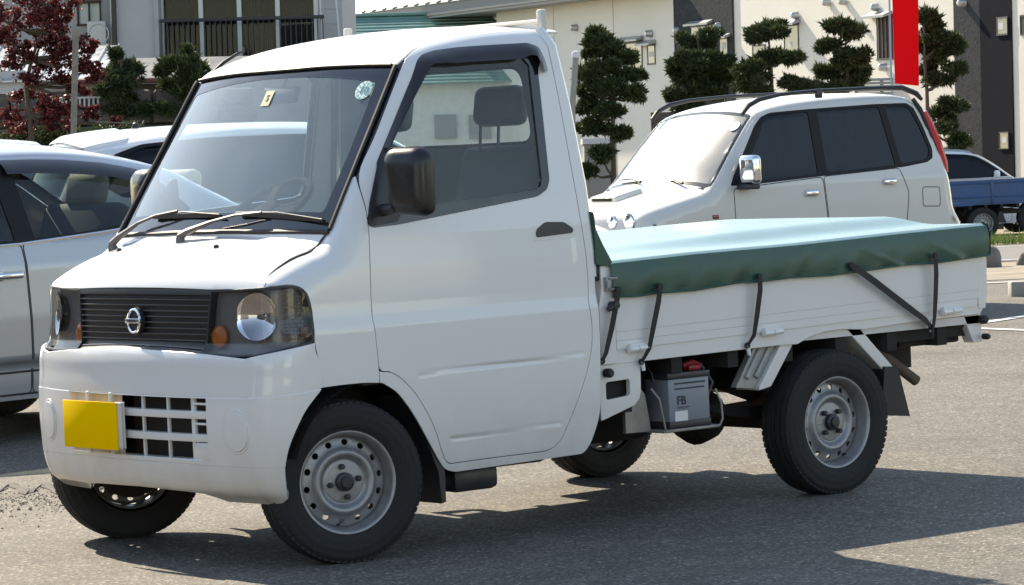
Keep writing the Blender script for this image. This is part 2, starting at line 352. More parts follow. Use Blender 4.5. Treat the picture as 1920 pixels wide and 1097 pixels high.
def relief(x,z):
    y=np.zeros_like(x)
    for (x0,x1,z0,z1,dp,wd) in [(.636,1.345,.590,.603,.0045,.0055),(.764,1.24,.368,.373,.0035,.005)]:
        zc=z0+(z1-z0)*(x-x0)/(x1-x0); m=sstep(x0-.01,x0+.01,x)*(1-sstep(x1-.01,x1+.01,x)); y-=dp*np.exp(-((z-zc)/wd)**2)*m
    # door handle recess and the shallow plate under it
    m=sstep(1.155,1.175,x)*(1-sstep(1.325,1.345,x))*sstep(.905,.93,z)*(1-sstep(1.0,1.012,z)); y-=.0008*m
    return y
side=lambda a,b:T.side(a,b,relief)
sidep=lambda a,b:T.side(a,b)
truck=thing('kei_truck','small white cab-over pickup truck with yellow plate, green covered bed and steel wheels','truck')
# ---- door (left), with its frame, glass, visor, handle
DOOR=[(.476,1.262),(.4842,1.1235),(.4713,.9512),(.4652,.7791),(.4702,.735),(.478,.625),(.489,.612),(.520,.610),(.5626,.5867),(.6211,.5349),(.6666,.468),(.7018,.4069),(.7258,.3378),(.7420,.2990),(.760,.2860),(.9232,.2885),(1.188,.289),
      (1.2398,.3188),(1.3065,.4331),(1.361,.549),(1.3847,.6365),(1.386,.7167),(1.377,.7664),(1.3865,.8347),(1.3849,.935),(1.3715,1.0816),(1.3544,1.4841),(1.340,1.660),(1.318,1.716),(1.26,1.727),(1.10,1.718),(.97,1.708),(.86,1.696),(.80,1.678),(.752,1.640),(.716,1.597),(.674,1.535),(.56,1.362)]
WF=[(.551,1.2834),(.7818,1.6184),(.81,1.640),(.86,1.650),(.953,1.656),(1.2554,1.664),(1.295,1.655),(1.305,1.62),(1.2815,1.5734),(1.261,1.1998),(1.2445,1.169),(1.1995,1.1474),(.5955,1.0815),(.4907,1.0763),(.477,1.0962),(.4922,1.1474),(.5477,1.2371)]
WIN=[(.6095,1.130),(1.190,1.1690),(1.218,1.180),(1.2290,1.205),(1.247,1.590),(1.21,1.635),(.87,1.625),(.80,1.598),(.600,1.315),(.586,1.27)]
DOOR0=DOOR; DOOR=soft(DOOR,.06)
door=panel('door',DOOR,side,WP,truck,.010,holes=[shrink(WF,.006)],lift=.0005)
wf=panel('window_frame',rnd(WF,.012,3),sidep,TRIM,door,.02,holes=[WIN],thick=.012,lift=.0025)
panel('window_glass',shrink(WIN,-.006),sidep,DGL,door,.03,thick=0,lift=-.004)
# rain visor over the window: a smoked strip that stands off the frame
def visorfn(a,b):   # a along, b 0 top .. 1 bottom
    path=np.array([(.585,1.335),(.70,1.505),(.7818,1.6184),(.81,1.643),(.86,1.655),(.95,1.661),(1.255,1.669),(1.298,1.655),(1.318,1.61),(1.324,1.570)]); L=np.concatenate([[0],np.cumsum(np.hypot(*np.diff(path,axis=0).T))]); 
    x=np.interp(a*L[-1],L,path[:,0]); z=np.interp(a*L[-1],L,path[:,1]); cx,cz=1.02,1.40
    dx=cx-x; dz=cz-z; q=np.hypot(dx,dz); wd=np.interp(a,[0,.12,.3,.5,.85,1],[.008,.014,.028,.056,.054,.038])
    # inward direction: mostly down along the top, mostly rearward along the front post
    ix=np.interp(a,[0,.3,.42,.8,.93,1],[.84,.84,.25,-.02,-.75,-1.0]); iz=np.interp(a,[0,.3,.42,.8,.93,1],[-.54,-.54,-.97,-1,-.6,-.1]); 
    P=T.side(x+ix*b*wd,z+iz*b*wd); P[...,1]-=.004+.026*np.sin(np.clip(b,0,1)*1.3); return P
A,B=np.meshgrid(np.linspace(0,1,70),np.linspace(0,1,7),indexing='ij'); mb=MB(); mb.sheet(visorfn(A,B)); vz_=mb.build('rain_visor',mat('smoked_visor_plastic',(.022,.018,.02),.2,coat=.3),door,angle=60)
HN=rnd([(1.1726,1.010),(1.1750,1.034),(1.2161,1.0582),(1.2979,1.0542),(1.3352,1.0310),(1.3317,1.018)],.010,3)
panel('door_handle',HN,sidep,BPL,door,.012,thick=.012,lift=.006)
panel('handle_surround',rnd([(1.158,.998),(1.158,1.046),(1.210,1.074),(1.303,1.070),(1.350,1.042),(1.348,1.002)],.014,3),sidep,WP,door,.014,holes=[shrink(HN,-.001)],thick=.004,lift=.0015)
mb=MB(); mb.prism([(1.19,1.014),(1.30,1.02),(1.30,1.03),(1.19,1.024)],-.726,-.738); 
panel('door_seal',shrink(DOOR,-.014),sidep,BLK,door,.03,holes=[shrink(DOOR,.012)],lift=-.006,thick=0)
doorR=dupchild(door,truck,True)
# ---- fender / lower windscreen post
FEND=[(.2399,.5781),(.3272,.5813),(.4209,.5806),(.474,.5758),(.474,.612),(.466,.735),(.4605,.7791),(.4665,.9512),(.4794,1.1235),(.4705,1.2580),(.455,1.258),(.372,1.140),(.322,1.1065),(.2766,1.136),(.2241,1.0935),(.1603,1.0499),(.1233,1.0128),(.0901,.952),(.0776,.9270),
      (.1569,.9196),(.1925,.9070),(.2177,.8807),(.2309,.8347),(.2316,.7732),(.2261,.7239),(.2440,.6548),(.2435,.585)]
HS=[(1.0558,-.6188),(1.0100,-.6085),(.9274,-.5994),(.8608,-.6066),(.8191,-.6162),(.7717,-.6402),(.7302,-.649)]
def side_smooth(a,b):
    P=side(a,b); a=np.asarray(a,float); b=np.asarray(b,float); m=(a>.28)&(b>.85)&(b<1.12); 
    if m.any():
        am=a[m]; bm=b[m]; acc=P[m][:,1]*1.0; n=1
        for k in range(12):
            r_=.012 if k%2 else .024; acc=acc+T.side(am+r_*math.cos(k*PI/6),bm+r_*math.sin(k*PI/6))[:,1]; n+=1
        wt=np.clip(np.minimum((am-.28)/.05,(bm-.85)/.04),0,1); P[m,1]=P[m][:,1]*(1-wt)+acc/n*wt
    return P
fender=panel('front_fender',soft(FEND,.06),side_smooth,WP,truck,.012,lift=.0004,nh=.012)
dupchild(fender,truck,True)
# inner post strip below the door glass, between windscreen and door
# ---- door surround: B post, rear corner and sill
arch=[(.4790,.5758),(.4908,.5733),(.5491,.5408),(.6008,.4789),(.6357,.4278),(.6771,.3617),(.719,.2948)]
BP=arch+[(.7418,.2672),(.78,.2551),(1.343,.2635),(1.3734,.2974),(1.4143,.3855),(1.421,.6412),(1.4177,.9334),(1.405,1.20),(1.388,1.4833),(1.372,1.66),(1.366,1.772)]+[(1.322,1.770),(1.322,1.720),(1.345,1.662),(1.3594,1.4841),(1.3765,1.0816),(1.3899,.935),(1.3915,.8347),(1.382,.7664),(1.391,.7167),(1.3897,.6365),(1.3655,.547),(1.3105,.4305),(1.2428,.3148),(1.190,.2843),(.9232,.2838),(.758,.2813),(.7380,.2965),(.7213,.336),(.6978,.4049),(.6631,.4655),(.6181,.5319),(.5606,.583),(.520,.6055),(.489,.607),(.4790,.611)]
bp=panel('cab_side',soft(BP,.06),side,WP,truck,.014,lift=.0004); dupchild(bp,truck,True)
# ---- roof
def roof_edge(y):  return float(np.interp(abs(y),[0,.11,.35,.49,.60],[1.6690,1.6700,1.6820,1.6930,1.7060]))+V0
RO=[(roof_edge(y)+.010,y) for y in np.linspace(.585,-.585,27)]
def topseam():   # where the door frame meets the roof, in (v,y)
    out=[]
    for x,z in DOOR0[28:35][::-1]+[]:
        P=T.side(np.array([x]),np.array([z]))[0]
        vv=np.linspace(1.55,T.L,260); yy=-np.linspace(.40,.66,140); Q=T.front(vv[:,None],yy[None]); D=((Q-P)**2).sum(-1); i,j=np.unravel_index(D.argmin(),D.shape); out.append((float(vv[i]),float(yy[j])))
    return out
ts=topseam(); ts=[(a,b+.007) for a,b in ts]
RO2=RO+ts+[(T.L-.002,ts[-1][1])]+[(T.L-.002,-ts[-1][1])]+[(a,-b) for a,b in ts][::-1]
roof=panel('roof',RO2,T.front,WP,truck,.022)
# rain channel mouldings along the windscreen top
mb=MB(); pts=[T.front(roof_edge(y)-.001,y)+np.array([-.004,0,.003]) for y in np.linspace(.57,-.57,30)]; mb.tube(pts,.006,6); mb.build('windscreen_top_moulding',BLK,truck)
for s in (-1,1):
    mb=MB(); vv=np.linspace(1.066,1.70,24)+V0; pts=[T.front(v,s*np.interp(v-V0,[1.06,1.70],[.632,.588]))+np.array([-.003,0,.003]) for v in vv]; mb.tube(pts,.0075,6); mb.build('windscreen_side_moulding',BLK,truck)
# ---- hood (front panel)
hs=[(a,b+.004) for a,b in F(HS)]
bot=[(.700+V0+.002,y) for y in np.linspace(-.40,.40,9)]
top=[(np.interp(abs(y),[0,.3,.6188],[1.028,1.031,1.0500])+V0,y) for y in np.linspace(.6,-.6,21)]
hood=panel('hood',[(hs[-1][0]-.0,hs[-1][1])]+[(.7125+V0,-.53)]+bot+[(.7125+V0,.53)]+[(a,-b) for a,b in hs[::-1]]+top+hs[:-1],T.front,WP,truck,.02,lift=.0006)
for s_ in (-1,1):
    mb=MB(); mb.tube([T.front(v,s_*(y-.002)*-1)+np.array([.003,0,-.0035]) for v,y in hs],.0035,6); mb.build('hood_seal',BLK,hood)
for y in (.461,-.191):
    mb=MB(); c=T.front((.9645 if y>0 else .9145+.02)+V0,y); mb.lathe([(.0,.010),(.006,.009),(.009,.004),(.010,-.004)],12,Matrix.Translation(c),axis='Z'); mb.build('washer_nozzle',BPL,truck)
# cowl crease gutter: black strip under the glass
mb=MB(); pts=[T.front(np.interp(abs(y),[0,.3,.63],[1.033,1.036,1.056])+V0,y)+np.array([.001,0,.003]) for y in np.linspace(.63,-.63,33)]; mb.tube(pts,.009,6); mb.build('cowl_seal',BLK,truck)
# ---- windscreen
WS=[(1.0625,-.6258),(1.0420,-.30),(1.0362,-.10),(1.0362,.10),(1.0420,.30),(1.0625,.6258),(1.36,.607),(1.7028,.585),(1.6900,.44),(1.6760,.28),(1.6660,.10),(1.6660,-.10),(1.6760,-.28),(1.6900,-.44),(1.7028,-.585),(1.36,-.607)]
WSI=rnd([(1.128,-.566),(1.116,-.30),(1.112,-.10),(1.112,.10),(1.116,.30),(1.128,.580),(1.36,.575),(1.626,.545),(1.636,.30),(1.640,.10),(1.640,-.10),(1.636,-.30),(1.626,-.532),(1.36,-.556)],.02,3)
ws=panel('windscreen',F(WS),T.front,WGL,truck,.035,thick=0,lift=-.002)
panel('black_glass_border',F(WS),T.front,TRIM,ws,.025,holes=[F(WSI)],thick=0,lift=-.0010)
# inspection stickers on the glass
def sticker(v,y,r,col,ringcol,txt,lift,sq=False):
    sm=mat('sticker_'+txt+('s' if sq else 'r'),col,.55)
    sh=[(v-r,y-r*.8),(v+r,y-r*.8),(v+r,y+r*.8),(v-r,y+r*.8)] if sq else circle(v,y,r)
    o=panel('inspection_sticker',sh,T.front,sm,ws,.012,thick=0,lift=lift)
    P=T.front(v,y); a=T.front(v,y-.01)-P; b=T.front(v+.01,y)-P; Mx=frame(P,a,b); Mx=Matrix.Translation(Vector(Mx.col[2][:3])*(lift+.001))@Mx
    me=text_mesh('sticker_number',txt,r*1.15,Mx,mat('sticker_ink'+txt,ringcol,.5),ws)
    if not sq:
        mb=MB()
        for k in range(12):
            w_=2*PI*k/12; mb.box((-.0022,r*.70,0),(.0022,r*.96,.0006),Mx@Matrix.Rotation(w_,4,'Z'))
        mb.build('sticker_dial',mat('sticker_ring',(.10,.35,.36),.5),ws)
sticker(1.590+V0,-.495,.036,(.50,.74,.74),(.08,.30,.32),'18',.0015)
sticker(1.560+V0,-.008,.030,(.44,.40,.26),(.12,.09,.04),'5',.0015,True)
# ---- grille and headlights
GR=[(.5000,-.372),(.700,-.400),(.700,.400),(.5000,.372)]
def lampband(l): return T.front
grille=panel('grille',F([(.492,-.372),(.697,-.3985),(.697,.3985),(.492,.372)]),T.front,mat('grille_black',(.012,.011,.012),.4),truck,.03,lift=-.012,thick=.004)
gtop=panel('grille_rim',F([(.680,-.397),(.697,-.3985),(.697,.3985),(.680,.397)]),T.front,mat('grille_dark_grey',(.045,.047,.052),.3,coat=.3),grille,.03,lift=-.001,thick=.016)
panel('grille_rim',F([(.492,-.372),(.506,-.3745),(.506,.3745),(.492,.372)]),T.front,BPL,grille,.03,lift=-.001,thick=.016)
slm=mat('grille_slat_edge',(.075,.07,.07),.3,coat=.3)
for i in range(9):
    v=.6620-.0188*i; hwid=.3745+.024*(v-.506)/.19
    o=panel('slat',F([(v-.0010,-hwid),(v+.0014,-hwid),(v+.0014,hwid),(v-.0010,hwid)]),T.front,slm,grille,.04,lift=-.0015,thick=.012,lip=.0006)
# emblem: chrome ring with a bar, on a dark oval backing
P=T.front(.590+V0,.0); a=T.front(.590+V0,-.02)-P; b=T.front(.61+V0,0)-P; ME=frame(P,a,b)
mb=MB(); mb.m=0
def ring(mb,rx,ry,h,t,M,seg=40):
    v=[];f=[]
    for k in range(seg):
        w=2*PI*k/seg
        for j in range(8):
            q=2*PI*j/8; v.append(M@Vector(((rx+t*math.cos(q))*math.cos(w),(ry+t*math.cos(q))*math.sin(w),h+t*.8*math.sin(q))))
    for k in range(seg):
        for j in range(8): f.append((k*8+j,((k+1)%seg)*8+j,((k+1)%seg)*8+(j+1)%8,k*8+(j+1)%8))
    mb.add(v,f)
mb.prism(circle(0,0,.045,.047,32),.000,.010,'z'); mb.v=[tuple(ME@Vector(p)) for p in mb.v]; mb.m=1
ring(mb,.0365,.038,.014,.0052,ME)
q=MB(); q.rbox((-.0435,-.0085,.010),(.0435,.0085,.022),.0025,2,ME); mb.add(q.v,q.f)
em=mb.build('emblem',[BPL,CHR],truck)
text_mesh('emblem_lettering','NISSAN',.0165,ME@Matrix.Translation((0,0,.0225)),mat('emblem_ink',(.05,.05,.06),.4),em,.0004,.0003)
LAMP=[(.500,-.372),(.5015,-.533),(.5125,-.660)]
LS=[(.1569,.9146),(.1905,.9021),(.2137,.8777),(.2259,.8327),(.2266,.7732),(.2211,.7239),(.1379,.7134)]
# the lamp is described in side-view coordinates; its inner edge lies on the front face
def s2(v,y):   # front coords -> side coords
    P=T.front(v,y); A,B=np.meshgrid(np.linspace(-.45,.3,160),np.linspace(.66,1.1,120),indexing='ij'); Q=T.side(A,B); D=((Q-P)**2).sum(-1); i=D.argmin(); return (float(A.flat[i]),float(B.flat[i]))
def lampfn(inset):
    return lambda u,z:None
# use a lamp-local map: u = distance round the front (y then corner then side), z = height
_us=np.linspace(-.30,1.05,260)
def bandpoint(u,z):
    "u: y measured outwards on the front; past the corner it goes on along the side"
    u=np.asarray(u,float); z=np.asarray(z,float); u,z=np.broadcast_arrays(u,z)
    k=int(np.argmax(T.Z>.945)); x0,b,R=[np.interp(z,T.Z[:k],q[:k]) for q in (T.X,T.BOW,T.RAD)]; hw=T.HW(z,x0); yc=hw-R; a=np.abs(u)
    th=np.clip((a-yc)/R,0,PI/2); t=np.minimum(a,yc)/yc; ov=np.maximum(a-yc-R*PI/2,0)
    return np.stack([x0+b*t**2.2+R*(1-np.cos(th))+ov,-np.sign(u)*np.where(a<yc,a,yc+R*np.sin(th)),z],-1)
def bandinv(P): 
    z=float(P[2]); us=np.linspace(0,1.1,2200); Q=bandpoint(us,np.full_like(us,z)); D=((Q-P)**2).sum(-1); return (float(us[D.argmin()]),z)
lout=[bandinv(T.side(np.array([x]),np.array([z]))[0]) for x,z in LS]
lin=[bandinv(T.front(v+V0,y)) for v,y in [(.5125,-.655),(.503,-.533),(.496,-.374)]]
ltop=[bandinv(T.front(v+V0,y)) for v,y in [(.6975,-.4005),(.7125,-.535)]]
LO=lin[::-1][:0]+[lin[2],ltop[0],ltop[1]]+lout+[lin[0],lin[1]]
LO=rnd(LO,[.004,.004,.02,.03,.03,.02,.02,.02,.008,.02,.03,.03],3)
hous=panel('headlight',LO,bandpoint,mat('lamp_housing',(.30,.29,.285),.3,metal=.15),truck,.02,thick=.006,lift=-.030,lip=.001,holes=[circle(.608,.811,.067,.064,30)])
sideclr=[p for p in LO]
panel('lamp_lens',shrink(LO,.0012),bandpoint,SMOKE,hous,.02,thick=0,lift=-.001)
panel('lamp_surround',LO,bandpoint,BPL,hous,.02,holes=[shrink(LO,.0055)],thick=.028,lift=-.0005,lip=.0008)
# main bowl: a concave bright dish behind the lens
cb=bandpoint(.608,.811); Mb=frame(cb+np.array([.022,.008,0]),(0.42,-.90,0),(0.10,0,1))
def bowl(u,w): return None
v=[];f=[];nr=10;ns=36
for i in range(nr+1):
    t=i/nr
    for k in range(ns):
        w_=2*PI*k/ns; x=.078*t*math.cos(w_); y=.076*t*math.sin(w_); x=max(-.072,min(.070,x)); v.append(Mb@Vector((x,y,-.026*(1-t*t)+.014)))
for i in range(nr):
    for k in range(ns): f.append((i*ns+k,i*ns+(k+1)%ns,(i+1)*ns+(k+1)%ns,(i+1)*ns+k))
mb=MB(); mb.add(v,f); rb=mb.build('lamp_bowl',REFL,hous,angle=80)
mb=MB(); mb.lathe([(.0,.0),(.006,.0),(.008,-.006),(.008,-.02)],14,Mb@Matrix.Translation((0,0,.002)),axis='Z'); mb.build('lamp_bulb',mat('bulb_cap',(.25,.26,.28),.3,metal=.7),hous)
# amber turn lamp near the grille, small parking lamp at the side
ct=bandpoint(.424,.748); Mt=frame(ct+np.array([.0105,0,0]),(0.12,-.99,0),(0.1,0,1))
mb=MB(); mb.lathe([(.037,-.012),(.036,-.004),(.027,.001),(.012,.004),(.0,.0045)],26,Mt,axis='Z'); mb.build('turn_lamp',AMB,hous)
rbm=mat('ribbed_reflector',(.16,.165,.17),.3,metal=.5)
mb=MB()
for i in range(11):
    for j in range(15):
        u=.715+.0145*i; z=.735+.0112*j
        P0=bandpoint(u,z); 
        if i>8 and j>12: continue
        P1=bandpoint(u+.012,z); P2=bandpoint(u,z+.009); fr=frame(P0,P1-P0,P2-P0); mb.box((0,0,-.026),(.0115,.008,-.020-.003*((i+j)%2)),fr)
o=mb.build('ribbed_reflector',rbm,hous,smooth=False)
cs=bandpoint(.80,.760); fr=frame(cs,bandpoint(.815,.76)-cs,(0,0,1)); mb=MB(); mb.rbox((-.016,-.016,-.020),(.016,.016,-.012),.004,2,fr); mb.build('parking_lamp',mat('parking_lamp_amber',(.22,.07,.035),.3,coat=.5),hous)
mb=MB(); mb.rbox((.478,.0,0),(.52,.03,.01),.002); 
dupchild(hous,truck,True)
# ---- bumper, three bands
def bfn(dz): return lambda v,y:T.front(v,y)
UB=F([(.3427,0),(.3420,-.30),(.3427,-.4398),(.3545,-.7048)])
# outer ends live on the side; use the band map with wide z range
bp2=bandpoint; binv2=bandinv
def toB(S): return [binv2(T.side(np.array([x]),np.array([z]))[0]) for x,z in S]
def FB(S): return [binv2(T.front(v+V0,y)) for v,y in S]
ub_top=[FB([(.487,0)])[0],FB([(.487,-.3)])[0],FB([(.490,-.42)])[0],FB([(.500,-.60)])[0]]+toB([(.150,.7080),(.2200,.7190)])
ub_out=toB([(.2395,.6548),(.2405,.5800)]); ub_bot=FB([(.360,-.7521),(.3495,-.7048),(.3415,-.50),(.3400,-.30),(.3400,0)])
def sym(P): return P+[(-a,b) for a,b in P[::-1] if a>1e-3]
def bumpfn(offs):   # gentle horizontal crease and rolled lower edge
    def g(u,z):
        P=bp2(u,z); return P
    return g
UBP=ub_top+ub_out+ub_bot
UBP=[(max(a,0),b) for a,b in UBP]
ubp=sym(UBP)
bumper=panel('bumper',ubp,bp2,WP,truck,.02,lift=.010,thick=.02,lip=.004)
lip_pts=FB([(.1213,0),(.1213,-.2534),(.115,-.4276),(.0960,-.7291)]) 
mtop=FB([(.3360,0),(.3360,-.30),(.3375,-.50),(.3455,-.7048),(.3561,-.7521)])
mo=toB([(.2349,.5731),(.2059,.5476),(.1656,.5084),(.1279,.4406),(.1090,.3911),(.1001,.3376)])
MBP=[(max(a,0),b) for a,b in (mtop+mo+FB([(.1010,-.7291),(.1190,-.4276),(.1250,-.2534),(.1250,0)]))]
OP=[(-.066,.5595),(.436,.5640),(.436,.349),(-.066,.347)]   # opening (u = -y): u is positive to the left side of the truck
OPl=[(-.418,.5590),(-.066,.5595),(-.066,.347),(-.418,.350)]
mid=panel('bumper_face',soft(sym(MBP),.06),bp2,WP,bumper,.018,holes=[rnd([(-.395,.560),(.432,.560),(.432,.352),(-.395,.352)],.012,3)],lift=.012,thick=.03,lip=.004)
# recessed plate panel on the right half of the opening, lower grille on the left half
panel('plate_recess',[(-.400,.566),(-.070,.566),(-.070,.346),(-.400,.346)],bp2,WP2,bumper,.03,lift=-.012,thick=.004)
mb=MB(); x=.0; 
for u in (-.255,-.100):
    mb=MB(); P=bp2(u,.45); mb.rbox((P[0]-.014,-u-.010,.355),(P[0]-.004,-u+.010,.56),.003); mb.build('plate_bracket',WP2,bumper)
panel('radiator_mesh',[(-.072,.568),(.440,.568),(.440,.344),(-.072,.344)],bp2,MESHD,bumper,.03,lift=-.060,thick=.002)
for z in (.4985,.4240):
    mb=MB(); us=np.linspace(-.066,.434,16); pts=[bp2(u,z)+np.array([.004,0,0]) for u in us]; 
    prof=[(-.012,-.012),(-.016,0),(-.012,.012),(.006,.014),(.012,0),(.006,-.014)]
    v=[];f=[]
    for p in pts:
        for (dx,dz) in prof: v.append((p[0]+dx+.002,p[1],p[2]+dz))
    n=len(prof)
    for i in range(len(pts)-1):
        for k in range(n): f.append((i*n+k,i*n+(k+1)%n,(i+1)*n+(k+1)%n,(i+1)*n+k))
    mb.add(v,f); mb.build('grille_bar',WP,bumper,angle=50)
for u in (.0700,.2130,.347):
    mb=MB(); P=bp2(u,.45); t=.004 if u<.3 else .010; mb.rbox((P[0]+.004,-u-t,.350),(P[0]+.016,-u+t,.562),.002); mb.build('grille_upright',WP,bumper)
for z0,z1 in ((.350,.409),(.466,.474),(.531,.539)):
    mb=MB(); P=bp2(.395,.45); mb.rbox((P[0]-.006,-.434,z0),(P[0]+.010,-.352,z1),.003); mb.build('blanking_plate',WP,bumper)
mb=MB(); P=bp2(.425,.38); mb.lathe([(.0,-.0075),(.006,-.0075),(.007,-.004)],10,Matrix.Translation((P[0],-.418,.383))@Matrix.Rotation(0,4,'Z'),axis='X'); mb.build('tow_hole',DARK,bumper)
for s in (-1,1):      # blanked fog lamp roundels: a raised disc in a sunken ring
    def rf(u,z,s=s):
        P=bp2(s*u,z); return P
    panel('fog_lamp_blank',circle(.5685,.449,.0495,.060,30),rf,WP,bumper,.012,lift=.0185,thick=.012,lip=.0035)
    panel('fog_lamp_ring',circle(.5685,.449,.059,.070,30),rf,WP,bumper,.012,holes=[circle(.5685,.449,.0545,.0652,30)],lift=.0150,thick=.004,lip=.002)
# lower lip with the raised middle
lt=FB([(.1180,0),(.1180,-.2534),(.112,-.4276),(.0920,-.7291)])+toB([(.0995,.331),(.0880,.2800),(.078,.232)])
lb=[(.60,.2190),(.42,.2205),(.385,.2340),(.345,.2470),(.25,.2510),(.0,.2550)]
lt[-2]=(lt[-3][0]-.008,.285); lt[-1]=(lt[-3][0]-.018,.258); lt.append((lt[-3][0]-.034,.238)); lt.append((lt[-4][0]-.062,.2250)); lt.append((lt[-5][0]-.11,.2200))
panel('bumper_lip',sym([(max(a,0),b) for a,b in lt+lb]),bp2,WP,bumper,.016,lift=.011,thick=.03,lip=.005)
mb=MB(); mb.rbox((-.052,.0235,.3715),(-.046,.3585,.5305),.002,2,Matrix.Translation((0,0,0))); pl=mb.build('licence_plate',YEL,truck)
mb=MB(); mb.rbox((-.046,.030,.380),(-.034,.0,.53),.003); mb.rbox((-.044,.012,.378),(-.024,.026,.530),.003)
mb.build('plate_holder',WP2,truck)
# ---- inner body: cab floor, rear wall, wheel boxes, so that gaps read dark
mb=MB(); mb.box((.30,-.56,.60),(.46,.56,.93)); mb.box((.12,-.60,.60),(.30,.60,.68)); mb.build('front_inner_panel',DARK,truck)
mb=MB(); mb.box((.12,-.60,.30),(.16,.60,.62)); mb.build('radiator_support',DARK,truck)
mb=MB(); mb.box((.46,-.67,.565),(1.37,.67,.60)); mb.box((.74,-.69,.30),(1.36,-.62,.57)); mb.box((.74,.62,.30),(1.36,.69,.57)); mb.build('cab_floor',INT,truck,smooth=False)
RWIN=rnd([(-.50,1.325),(.50,1.325),(.46,1.600),(-.46,1.600)],.07,5)
def rear(y,z): y=np.asarray(y,float); z=np.asarray(z,float); return np.stack([1.398-.03*sstep(.95,1.7,z)+0*y,y,z],-1)
RW=[(-.70,.50),(.70,.50),(.70,.95),(.665,1.20),(.600,1.66),(.55,1.735),(-.55,1.735),(-.600,1.66),(-.665,1.20),(-.70,.95)]
rw=panel('cab_rear_wall',RW,rear,WP,truck,.05,holes=[RWIN],out=(0,0,1),thick=.01)
rwi=panel('rear_wall_lining',shrink(RW,.02),lambda y,z:rear(y,z)-np.array([.02,0,0]),INT,truck,.06,holes=[RWIN],out=(2,0,1),thick=0)
panel('rear_window_glass',RWIN,lambda y,z:rear(y,z)-np.array([.005,0,0]),DGL,rw,.06,thick=0,out=(0,0,1))
panel('rear_window_seal',shrink(RWIN,-.012),rear,BLK,rw,.04,holes=[shrink(RWIN,.010)],thick=.02,lift=.006,out=(0,0,1))
panel('roof_lining',[(1.74+V0,-.52),(T.L-.03,-.52),(T.L-.03,.52),(1.74+V0,.52)],T.front,INT,truck,.06,thick=0,lift=-.03)
# interior
mb=MB(); mb.prism([(.38,.80),(.38,1.045),(.43,1.07),(.60,1.085),(.72,1.06),(.74,.95),(.66,.80)],-.57,.57); dash=mb.build('dashboard',INT,truck,angle=30)
mb=MB(); mb.prism([(.46,1.08),(.52,1.125),(.62,1.135),(.70,1.11),(.72,1.07)],.16,.50); mb.build('instrument_hood',INT,dash)
for y in (-.33,.33):
    mb=MB(); mb.rbox((.82,y-.23,.72),(1.30,y+.23,.86),.045,3); Mt=Matrix.Translation((1.27,y,.84))@Matrix.Rotation(R_(14),4,'Y'); mb.rbox((-.05,-.22,0),(.05,.22,.50),.045,3,Mt)
    st=mb.build('seat',SEATM,truck)
    mb=MB(); mb.rbox((-.045,-.120,.560),(.045,.120,.700),.035,3,Matrix.Translation((1.265,y,.84))@Matrix.Rotation(R_(9),4,'Y')); mb.tube([(1.30,y-.05,1.30),(1.31,y-.05,1.42)],.006,6); mb.tube([(1.30,y+.05,1.30),(1.31,y+.05,1.42)],.006,6); mb.build('headrest',SEATM,st)
Ms=Matrix.Translation((.80,.33,1.130))@Matrix.Rotation(R_(-34),4,'Y')
mb=MB(); ring(mb,.185,.185,0,.014,Ms,44); 
for a_ in (0,120,240): mb.rbox((.0,-.022,-.012),(.18,.022,.006),.006,1,Ms@Matrix.Rotation(R_(a_+30),4,'Z'))
mb.lathe([(.0,.02),(.05,.014),(.06,-.03)],16,Ms,axis='Z'); mb.tube([Ms@Vector((0,0,-.02)),Ms@Vector((-.0,0,-.30))],.03,10); mb.build('steering_wheel',mat('matt_black_rim',(.006,.006,.007),.95,spec=.05),truck)
mb=MB(); mb.tube([(1.335,-.615,1.47),(1.325,-.60,1.42),(1.30,-.585,1.2),(1.31,-.60,.9),(1.30,-.60,.65)],[.018,.022,.020,.018,.018],6); mb.build('seat_belt',BLK,truck)
Mi=Matrix.Translation((.66,.0,1.53))@Matrix.Rotation(R_(20),4,'Y'); mb=MB(); mb.rbox((-.012,-.10,-.03),(.012,.10,.03),.01,2,Mi); mb.tube([(.67,0,1.55),(.70,0,1.61)],.007,6); mb.build('interior_mirror',BPL,truck)
# ---- mirrors
Mm=Matrix.Translation((.575,-.835,1.222))@Matrix.Rotation(R_(14),4,'Z')
def mirror_shape():
    mb=MB(); n=28; v=[];f=[]
    out=rnd([(-.088,-.118),(.070,-.104),(.088,.085),(.060,.108),(-.060,.108),(-.088,.075)],.045,4); n=len(out)
    lay=[(0,.0,1.0),(0,-.018,1.02),(0,-.040,.96),(0,-.056,.80),(0,-.062,.5)]
    for (_,d,s) in lay: v+=[Mm@Vector((d*1.0,p[0]*s,p[1]*s)) for p in out]
    for l in range(len(lay)-1):
        for k in range(n): f.append((l*n+k,l*n+(k+1)%n,(l+1)*n+(k+1)%n,(l+1)*n+k))
    f.append(tuple(range(n))); f.append(tuple((len(lay)-1)*n+k for k in range(n))[::-1])
    mb.add(v,f); return mb
mir=mirror_shape().build('mirror',mat('mirror_black',(.016,.016,.018),.3,var=.1),truck,angle=50)
mb=MB(); mb.prism([(x,z) for x,z in shrink(rnd([(-.088,-.118),(.070,-.104),(.088,.085),(.060,.108),(-.060,.108),(-.088,.075)],.045,4),.010)],0.0005,.002,'x'); mb.v=[tuple(Mm@Vector(p)) for p in mb.v]; mb.build('mirror_glass',CHR,mir)
mb=MB(); mb.tube([(.54,-.70,1.13),(.545,-.76,1.135),(.555,-.80,1.16)],[.022,.017,.015],8); mb.build('mirror_arm',BPL,mir)
mb=MB(); 
tri=[(.478,1.08),(.60,1.092),(.612,1.12),(.585,1.29),(.556,1.285),(.492,1.147)]
o=panel('mirror_base',rnd(tri,.012,2),sidep,BPL,mir,.02,lift=.006,thick=.01)
mf=dupchild(mir,truck,True); mf.location=(.062,-.028,.060); mf.scale=(1,1,.93)
